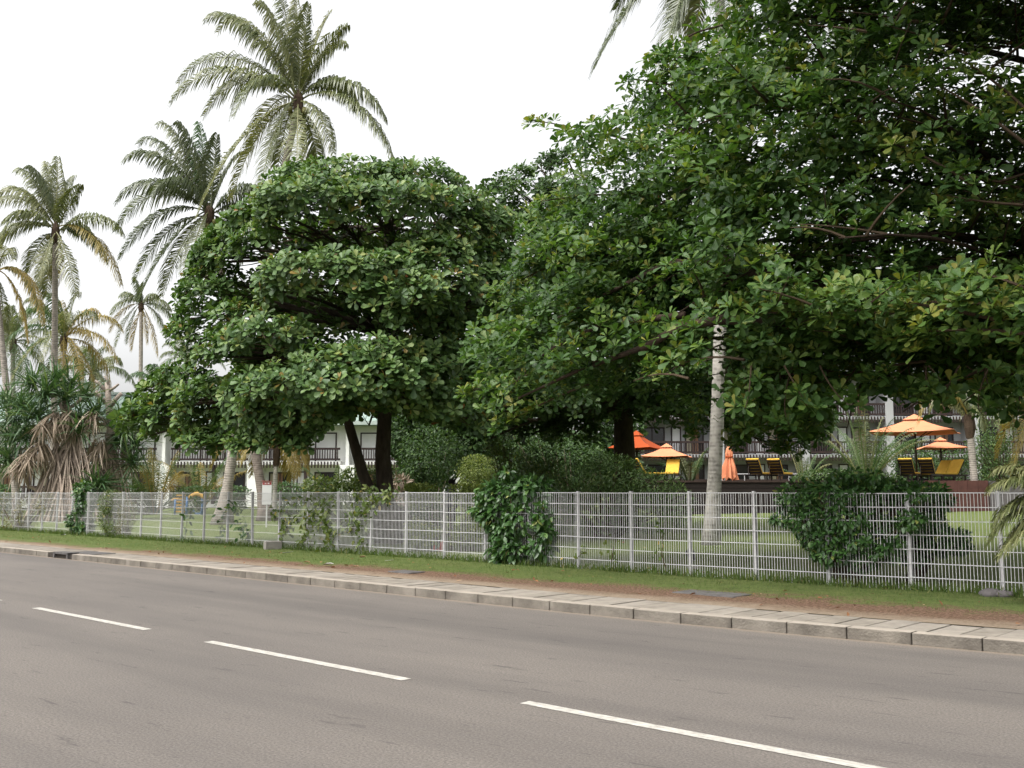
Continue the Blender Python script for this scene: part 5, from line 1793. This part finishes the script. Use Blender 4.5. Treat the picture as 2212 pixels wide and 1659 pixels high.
def make_lounger():
    t = thing('sun_lounger', 'yellow cushioned sun lounger', 'sun lounger', group='sun loungers on the terrace')
    f_ = MB()
    for sy in (-.33, .33):
        f_.beam((-.95, sy, .28), (.95, sy, .28), .05, .08)
    f_.build('frame', M['lounger_wood'], t)
    for sx in (-.8, .8):
        for sy in (-.33, .33):
            MB().box((sx, sy, .12), (.06, .06, .24)).build('leg', M['lounger_wood'], t)
    MB().box((.32, 0, .37), (1.25, .62, .09)).build('cushion', M['cushion'], t, bevel=.025)
    bk = MB()
    a, b = Vector((-.33, 0, .33)), Vector((-.80, 0, 1.02))
    for sy in (-.31, .31):
        bk.beam(a + Vector((0, sy, 0)), b + Vector((0, sy, 0)), .05, .05)
    bo = bk.build('backrest', M['lounger_wood'], t)
    for i in range(5):
        c = a.lerp(b, (i + .5) / 5)
        dv = (b - a).normalized() * .058
        MB().beam(c - dv, c + dv, .56, .022).build('slat', M['lounger_wood'], bo)
    off = Vector((.062, 0, .042))
    MB().beam(a + off, b + off * 1.0 + Vector((-.01, 0, .02)), .66, .09).build('back_cushion', M['cushion'], t, bevel=.02)
    MB().beam((-.68, .25, .28), (-.62, .25, .78), .03, .03).build('prop', M['lounger_wood'], t)
    return t


lg = make_lounger()
spots = [(1637, YD + 1.3, 52, 'yellow lounger seen from behind, first right of the folded parasol'),
         (1682, YD + 1.5, 52, 'yellow lounger seen from behind with its seat showing, second right of the folded parasol'),
         (1962, YD + .9, 52, 'yellow lounger with dark slatted back, left one beneath the big parasol'),
         (2005, YD + .7, 52, 'yellow lounger with dark slatted back, right one beneath the big parasol'),
         (2045, YD + 2.0, 205, 'yellow lounger turned towards the road beneath the second parasol'),
         (2020, YD + 3.4, 205, 'yellow lounger half hidden behind the one turned to the road'),
         (1448, YD + 1.4, 250, 'yellow lounger facing the road beside the striped palm trunk near the shaded tree'),
         (1396, YD + 1.2, 25, 'yellow lounger edge leaning out from behind the rambling shrub')]
for i, (x, y, a, lab) in enumerate(spots):
    o = lg if i == 0 else copy_tree(lg)
    o.location = ((x - 1106) * y / FOC, y, ZD + .002)
    o.rotation_euler = (0, 0, math.radians(a))
    o['label'] = lab


def parasol(label, x, ytop, yrim, hw, Y, mt, rz=.4):
    c = P(x, ytop, Y)
    rim = P(x, yrim, Y).z
    r = hw * Y / FOC * 1.12
    base = Vector((c.x, Y, ZD))
    t = thing('parasol', label, 'parasol', base, group='orange parasols')
    MB().tube([(c.x, Y, ZD), (c.x, Y, c.z)], .045, 8).build('pole', M['lounger_wood'], t, smooth=True)
    MB().box((c.x, Y, ZD + .06), (.7, .7, .12)).build('foot', M['black'], t)
    corners = [Vector((c.x + math.cos(rz + k * math.pi / 2) * r, Y + math.sin(rz + k * math.pi / 2) * r, rim)) for k in range(4)]
    up = lambda k, f: Vector((c.x, Y, c.z - .12)).lerp(corners[k], f) + Vector((0, 0, -.06 * math.sin(f * 3.14) * r * .4))
    m_ = MB()
    N = 8
    for k in range(4):
        j = (k + 1) % 4
        for a in range(N):
            f0, f1 = .12 + .88 * a / N, .12 + .88 * (a + 1) / N
            for b in range(4):
                u0, u1 = b / 4, (b + 1) / 4
                g_ = lambda f, u: up(k, f).lerp(up(j, f), u) + Vector((0, 0, -.05 * math.sin(u * 3.14) * f * r * .5))
                m_.quad(g_(f0, u0), g_(f1, u0), g_(f1, u1), g_(f0, u1))
    cn = m_.build('canopy', M[mt], t)
    so = cn.modifiers.new('thick', 'SOLIDIFY')
    so.thickness = .015
    m_ = MB()
    for k in range(4):
        a, b = up(k, .26), up((k + 1) % 4, .26)
        tp_ = Vector((c.x, Y, c.z + .02))
        i = len(m_.v)
        m_.v += [tuple(a + Vector((0, 0, .09))), tuple(b + Vector((0, 0, .09))), tuple(tp_)]
        m_.f.append((i, i + 1, i + 2))
    m_.build('vent_cap', M[mt], t)
    hub = Vector((c.x, Y, rim - .25 * r * .6))
    for k in range(4):
        MB().beam(up(k, .1) - Vector((0, 0, .05)), up(k, .98) - Vector((0, 0, .05)), .03, .035).build('rib', M['lounger_wood'], t)
        MB().beam(hub, up(k, .52) - Vector((0, 0, .06)), .03, .03).build('strut', M['lounger_wood'], t)
    return t


parasol('big wide orange parasol, the largest on the terrace', 1975, 895, 934, 106, 49.5, 'parasol', .28)
parasol('smaller orange parasol just below and right of the biggest one', 2031, 945, 968, 56, 52.0, 'parasol', .6)
parasol('orange parasol half hidden by leaves right of the black-shaded trunk', 1440, 958, 986, 62, 51.0, 'parasol', .5)
parasol('deep orange tilted parasol directly behind the black-shaded trunk', 1375, 930, 968, 60, 53.0, 'parasol_deep', .3)
# folded parasol
Y = 50.5
c = P(1574, 962, Y)
cl = thing('folded_parasol', 'folded orange parasol tied to its pole beside the pale palm trunk', 'parasol', (c.x, Y, ZD), group='orange parasols')
MB().tube([(c.x, Y, ZD), (c.x, Y, c.z)], .04, 8).build('pole', M['lounger_wood'], cl)
m_ = MB()
NS, NR = 20, 9
hts = lin(c.z, ZD + .1, NR)
rd = [.03, .13, .17, .15, .2, .27, .31, .33, .36]
for i in range(NR):
    for j in range(NS):
        a = 2 * math.pi * j / NS
        r = rd[i] * (1 + (.28 if j % 2 else -.22) * min(1, i / 3)) * (1 + .08 * math.sin(3 * a + i))
        m_.v.append((c.x + r * math.cos(a), Y + r * math.sin(a), hts[i] + (.12 * math.sin(j * 2.3) if i == NR - 1 else 0)))
for i in range(NR - 1):
    for j in range(NS):
        q = (j + 1) % NS
        m_.f.append((i * NS + j, (i + 1) * NS + j, (i + 1) * NS + q, i * NS + q))
m_.build('canopy', M['parasol'], cl)
MB().tube([(c.x, Y, c.z - .62), (c.x, Y, c.z - .56)], .2, 14).build('strap', M['parasol_deep'], cl)
# thin handrail behind the loungers
a, b = P(1560, 1024, YD + 6), P(1800, 1024, YD + 6)
hr = thing('handrail', 'thin white handrail behind the loungers', 'railing', (a.x, YD + 6, ZD))
MB().tube([a, b], .025, 6).build('rail', M['sign_white'], hr)
for i in range(6):
    p = a.lerp(b, i / 5)
    MB().tube([(p.x, p.y, ZD), (p.x, p.y, p.z - .02)], .02, 6).build('upright', M['sign_white'], hr)

# ------------------------------------------------------------------ playground, sign, person, small things
Y = 58.0
sc = Y / FOC
sw = thing('play_frame', 'blue and yellow playground frame with ladder and swing seat behind the fence', 'playground frame', gp(420, 1112, Y))
zt = P(400, 1073, Y).z
zg = sw.location.z
for x, zz in ((384, P(0, 1078, Y).z), (409, zt), (442, zt), (376, P(0, 1085, Y).z)):
    X = (x - 1106) * sc
    if x == 376:
        continue
    MB().tube([(X, Y, zg), (X, Y, zz)], .07, 8).build('upright', M['blue_paint'], sw, smooth=True)
pts = [P(409 + 33 * u, 1076 - 9 * math.sin(math.pi * u), Y) for u in lin(0, 1, 9)]
MB().tube(pts, .13, 8).build('arch', M['yellow_paint'], sw, smooth=True)
for i in range(6):
    z = zg + .2 + i * .19
    MB().beam(((386 - 1106) * sc, Y, z), ((405 - 1106) * sc, Y, z), .08, .08).build('rung', M['yellow_paint'], sw)
MB().tube([P(370, 1081, Y), P(376, 1078, Y), P(386, 1077, Y)], .06, 6).build('handle', M['yellow_paint'], sw)
ss_ = [P(417 + 19 * u, 1108 - (7 if u in (0, 1) else -1.5 * math.sin(math.pi * u)), Y) for u in lin(0, 1, 7)]
MB().tube(ss_, .05, 6).build('swing_seat', M['blue_paint'], sw)
for x in (417, 436):
    MB().tube([P(x, 1101, Y), P(x, 1072, Y)], .01, 4).build('chain', M['post_metal'], sw)

Y = 40.0
sg = thing('notice_board', 'white notice board with a red heading beside the thin palm trunk', 'sign', gp(576, 1112, Y))
a, b = P(567, 1040, Y), P(586, 1090, Y)
cx, cz = (a.x + b.x) / 2, (a.z + b.z) / 2
MB().box((cx, Y, cz), (b.x - a.x, .04, a.z - b.z)).build('board', M['sign_white'], sg)
MB().box((cx, Y - .024, a.z - .08), (b.x - a.x - .02, .006, .11)).build('heading', M['sign_red'], sg)
MB().box((cx, Y - .024, a.z + .012), (b.x - a.x + .03, .07, .022)).build('top_edge', M['sign_red'], sg)
for i, (wd, zz) in enumerate(((.03, .07), (.02, .07), (.05, .07))):
    MB().box((cx - .07 + .07 * i, Y - .029, a.z - .08), (wd, .004, .05)).build('lettering', M['sign_white'], sg)
MB().box((cx, Y + .03, (b.z + sg.location.z) / 2), (.06, .04, max(.1, b.z - sg.location.z + .2))).build('stand', M['sign_white'], sg)


def skin_body(name, verts, edges, radii, m_, parent, root=0):
    me = bpy.data.meshes.new(name)
    me.from_pydata(verts, edges, [])
    o = link(name, me, m_, parent, shift=False)
    o.modifiers.new('skin', 'SKIN')
    for v, r in zip(me.skin_vertices[0].data, radii):
        v.radius = r
    me.skin_vertices[0].data[root].use_root = True
    sb = o.modifiers.new('sub', 'SUBSURF')
    sb.levels = sb.render_levels = 1
    return o


Y = 30.5
pb = gp(975, 1120, Y)
pe = thing('person', 'person in a grey shirt with head turned right, standing behind the flat hedge', 'person', pb, rz=.1)
V_ = [(0, 0, .95), (0, 0, 1.2), (0, 0, 1.42), (.02, 0, 1.54), (.03, 0, 1.66), (.035, 0, 1.75), (0, .19, 1.42), (.02, .24, 1.15), (.12, .22, .92), (0, -.19, 1.42), (.02, -.24, 1.15), (.12, -.22, .92), (0, .1, .9), (.02, .1, .48), (-.02, .1, .08), (.12, .1, .04), (0, -.1, .9), (.02, -.1, .48), (-.02, -.1, .08), (.12, -.1, .04)]
E_ = [(0, 1), (1, 2), (2, 3), (3, 4), (4, 5), (2, 6), (6, 7), (7, 8), (2, 9), (9, 10), (10, 11), (0, 12), (12, 13), (13, 14), (14, 15), (0, 16), (16, 17), (17, 18), (18, 19)]
R_ = [(.14, .11), (.13, .11), (.15, .11), (.06, .06), (.095, .08), (.085, .075), (.07, .07), (.05, .05), (.04, .04), (.07, .07), (.05, .05), (.04, .04), (.1, .1), (.07, .07), (.05, .05), (.04, .035), (.1, .1), (.07, .07), (.05, .05), (.04, .035)]
skin_body('body', V_, E_, R_, M['skin'], pe)
h_ = MB()
h_.sphere((.125, 0, 1.67), .022, 8, 6, (1.2, .8, 1.1))
h_.build('nose', M['skin'], pe, smooth=True, shift=False)
MB().sphere((.0, 0, 1.735), .104, 12, 8, (1.0, .9, .9)).build('hair', M['hair'], pe, smooth=True, shift=False)
for sy in (-1, 1):
    MB().sphere((.02, sy * .085, 1.67), .03, 8, 6, (.7, .35, 1.1)).build('ear', M['skin'], pe, smooth=True, shift=False)
    MB().sphere((.112, sy * .035, 1.70), .012, 8, 6).build('eye', M['litter'], pe, smooth=True, shift=False)
MB().tube([(0, 0, .93), (0, 0, 1.2), (0, 0, 1.40), (.01, 0, 1.5)], [.19, .185, .2, .09], 14).build('shirt', M['shirt'], pe, smooth=True, shift=False)
for sy in (-1, 1):
    MB().tube([(0, sy * .12, 1.43), (0, sy * .2, 1.41), (.01, sy * .25, 1.18)], [.1, .095, .075], 10).build('sleeve', M['shirt'], pe, smooth=True, shift=False)
    MB().tube([(0, sy * .09, .96), (.02, sy * .1, .5), (-.02, sy * .1, .1)], [.13, .1, .085], 10).build('trouser_leg', M['trousers'], pe, smooth=True, shift=False)

# red toy-like bollard cones behind the fence
Y = 24.4
for x, yy, lab in ((955, 1178, 'small bright red cone on the lawn behind the fence'), (938, 1180, 'second smaller red cone beside the bright one behind the fence')):
    p = gp(x, 1187, Y + (0 if x == 955 else .5))
    c_ = thing('traffic_cone', lab, 'cone', p, group='red cones on the lawn')
    h = .24 if x == 955 else .16
    MB().box((p.x, p.y, p.z + .012), (.2, .2, .024)).build('base', M['red_plastic'], c_)
    MB().tube([(p.x, p.y, p.z + .02), (p.x, p.y, p.z + h)], [.085, .03], 12).build('body', M['red_plastic'], c_, smooth=True)
# garden spotlight
Y = 18.85
p = gp(1495, 1225, Y)
c_ = thing('garden_spotlight', 'black garden spotlight on a stub foot behind the fence', 'lamp', p)
MB().box((p.x, p.y, p.z + .03), (.22, .16, .06)).build('foot', M['concrete'], c_)
MB().tube([(p.x, p.y, p.z + .05), (p.x, p.y, p.z + .16)], .025, 8).build('stem', M['black'], c_)
MB().tube([(p.x + .02, p.y - .06, p.z + .17), (p.x, p.y, p.z + .22), (p.x - .03, p.y + .09, p.z + .31)], [.05, .075, .085], 10).build('head', M['black'], c_, smooth=True)
# concrete block at the fence foot
p = Vector(W(-21.7, 14.45))
b_ = MB().box((p.x, p.y, .16 + .10), (.42, .24, .22), .5)
tag(b_.build('concrete_block', M['concrete'], bevel=.015), 'weathered concrete block at the foot of the fence among weeds', 'block')
# stones at the right foot of the fence
for i, (x, yy) in enumerate(((2140, 1278), (2170, 1282))):
    Yf = fence_Y(x) - .12
    p = P(x, 1275, Yf)
    m_ = MB().sphere((p.x, p.y, .19), .13 if i == 0 else .10, 9, 6, (1.3, .9, .6))
    m_.v = [(a + rng.uniform(-.012, .012), b + rng.uniform(-.012, .012), c + rng.uniform(-.012, .012)) for a, b, c in m_.v]
    tag(m_.build('stone', M['stone_wall'], smooth=True), 'dark rounded stone at the foot of the last fence post' if i == 0 else 'smaller dark stone to the right of the last fence post', 'stone')
# weeds at the fence foot and blades over the verge edge
rs = np.random.RandomState(9)
N = 80000
s_ = rs.uniform(-62, 1.5, N)
n__ = np.concatenate([rs.normal(14.72, .10, N // 4), 15.3 - 2.9 * rs.uniform(0, 1, N - N // 4) ** 1.4])
pos = np.array([W(a, b, .142 + .011 * (b - 12.2)) for a, b in zip(s_, n__)])
D = rs.normal(0, .35, (N, 3)) + np.array([[0, 0, 1.0]])
U = rs.normal(0, 1, (N, 3))
BL = (np.array([(0, -.06, 0), (0, .06, 0), (1, 0, .2)], float), np.array([(0, 1, 2)], int))
ln = np.where(np.arange(N) < N // 4, rs.uniform(.05, .20, N), rs.uniform(.025, .06, N))
V, T, tt = inst(BL[0], BL[1], pos, D, U, ln, np.clip(rs.normal(.45, .25, N), 0, 1))
o = link('grass', np_mesh('grass', V, T, tt), M['grass'])
o['kind'] = 'stuff'
# fallen leaves
N = 420
s_ = rs.uniform(-40, 0, N)
n__ = rs.uniform(11.5, 14.7, N)
pos = np.array([W(a, b, .16) for a, b in zip(s_, n__)])
k = rs.uniform(0, 1, N) < .25
q_ = rs.uniform(15, 24, N)
pos[k] = np.array([(*W(a, b)[:2], lawn_z(*W(a, b)[:2]) + .02) for a, b in zip(s_[k] + 6, q_[k])])
D = rs.normal(0, 1, (N, 3)) * np.array([[1, 1, .25]])
U = rs.normal(0, .35, (N, 3)) + np.array([[0, 0, 1.]])
V, T, tt = inst(OVAL[0], OVAL[1], pos, D, U, rs.uniform(.03, .11, N), np.clip(rs.normal(.4, .25, N), 0, 1))
o = link('fallen_leaves', np_mesh('fallen_leaves', V, T, tt), M['dead_leaf'])
o['kind'] = 'stuff'


def flat_scrap(name, label, cat, s, n, L, m_, w=.3):
    x, y, _ = W(s, n)
    st = strip([(0, .03), (.3, w), (.7, w * .9), (1, .04)], .12, -.1)
    me = np_mesh(name, st[0] * L + np.array([x, y, .165]), st[1], np.full(len(st[0]), .8))
    tag(link(name, me, m_), label, cat)


def at_px(x, y, z=.15):
    Yv = 1.0
    a = P(x, y, 1.0)
    t = (z - CAM_H) / (a.z - CAM_H)
    X, Yw = a.x * t, t
    s = SV[0] * X + SV[1] * Yw
    return s, NV[0] * X + NV[1] * Yw - bend(s)


for x, y, L, nm, lab, cat, mm in ((697, 1222, .22, 'paper_scrap', 'crumpled white paper scrap on the verge beside the pavement', 'litter', 'litter'), (655, 1216, .14, 'fallen_leaf', 'orange curled leaf left of the white paper scrap', 'leaf', 'dead_leaf'), (762, 1226, .13, 'fallen_leaf', 'pale curled leaf right of the white paper scrap', 'leaf', 'dead_leaf'), (130, 1157, .2, 'paper_scrap', 'tiny white scrap on the grass at the far left', 'litter', 'litter'), (1395, 1230, .16, 'fallen_leaf', 'brown leaf leaning on the foot of the fence right of the bush', 'leaf', 'dead_leaf'), (1510, 1240, .15, 'fallen_leaf', 'reddish leaf at the foot of the fence below the pale palm', 'leaf', 'dead_leaf'), (605, 1196, .3, 'paper_scrap', 'thin white strip lying in the grass near the concrete block', 'litter', 'litter'), (830, 1213, .2, 'paper_scrap', 'small pale strip on the grass below the round tree trunk', 'litter', 'litter'), (775, 1205, .16, 'fallen_leaf', 'brown leaf on the grass under the bushy vine', 'leaf', 'dead_leaf')):
    flat_scrap(nm, lab, cat, *at_px(x, y), L, M[mm], .3 if 'strip' not in lab else .07)
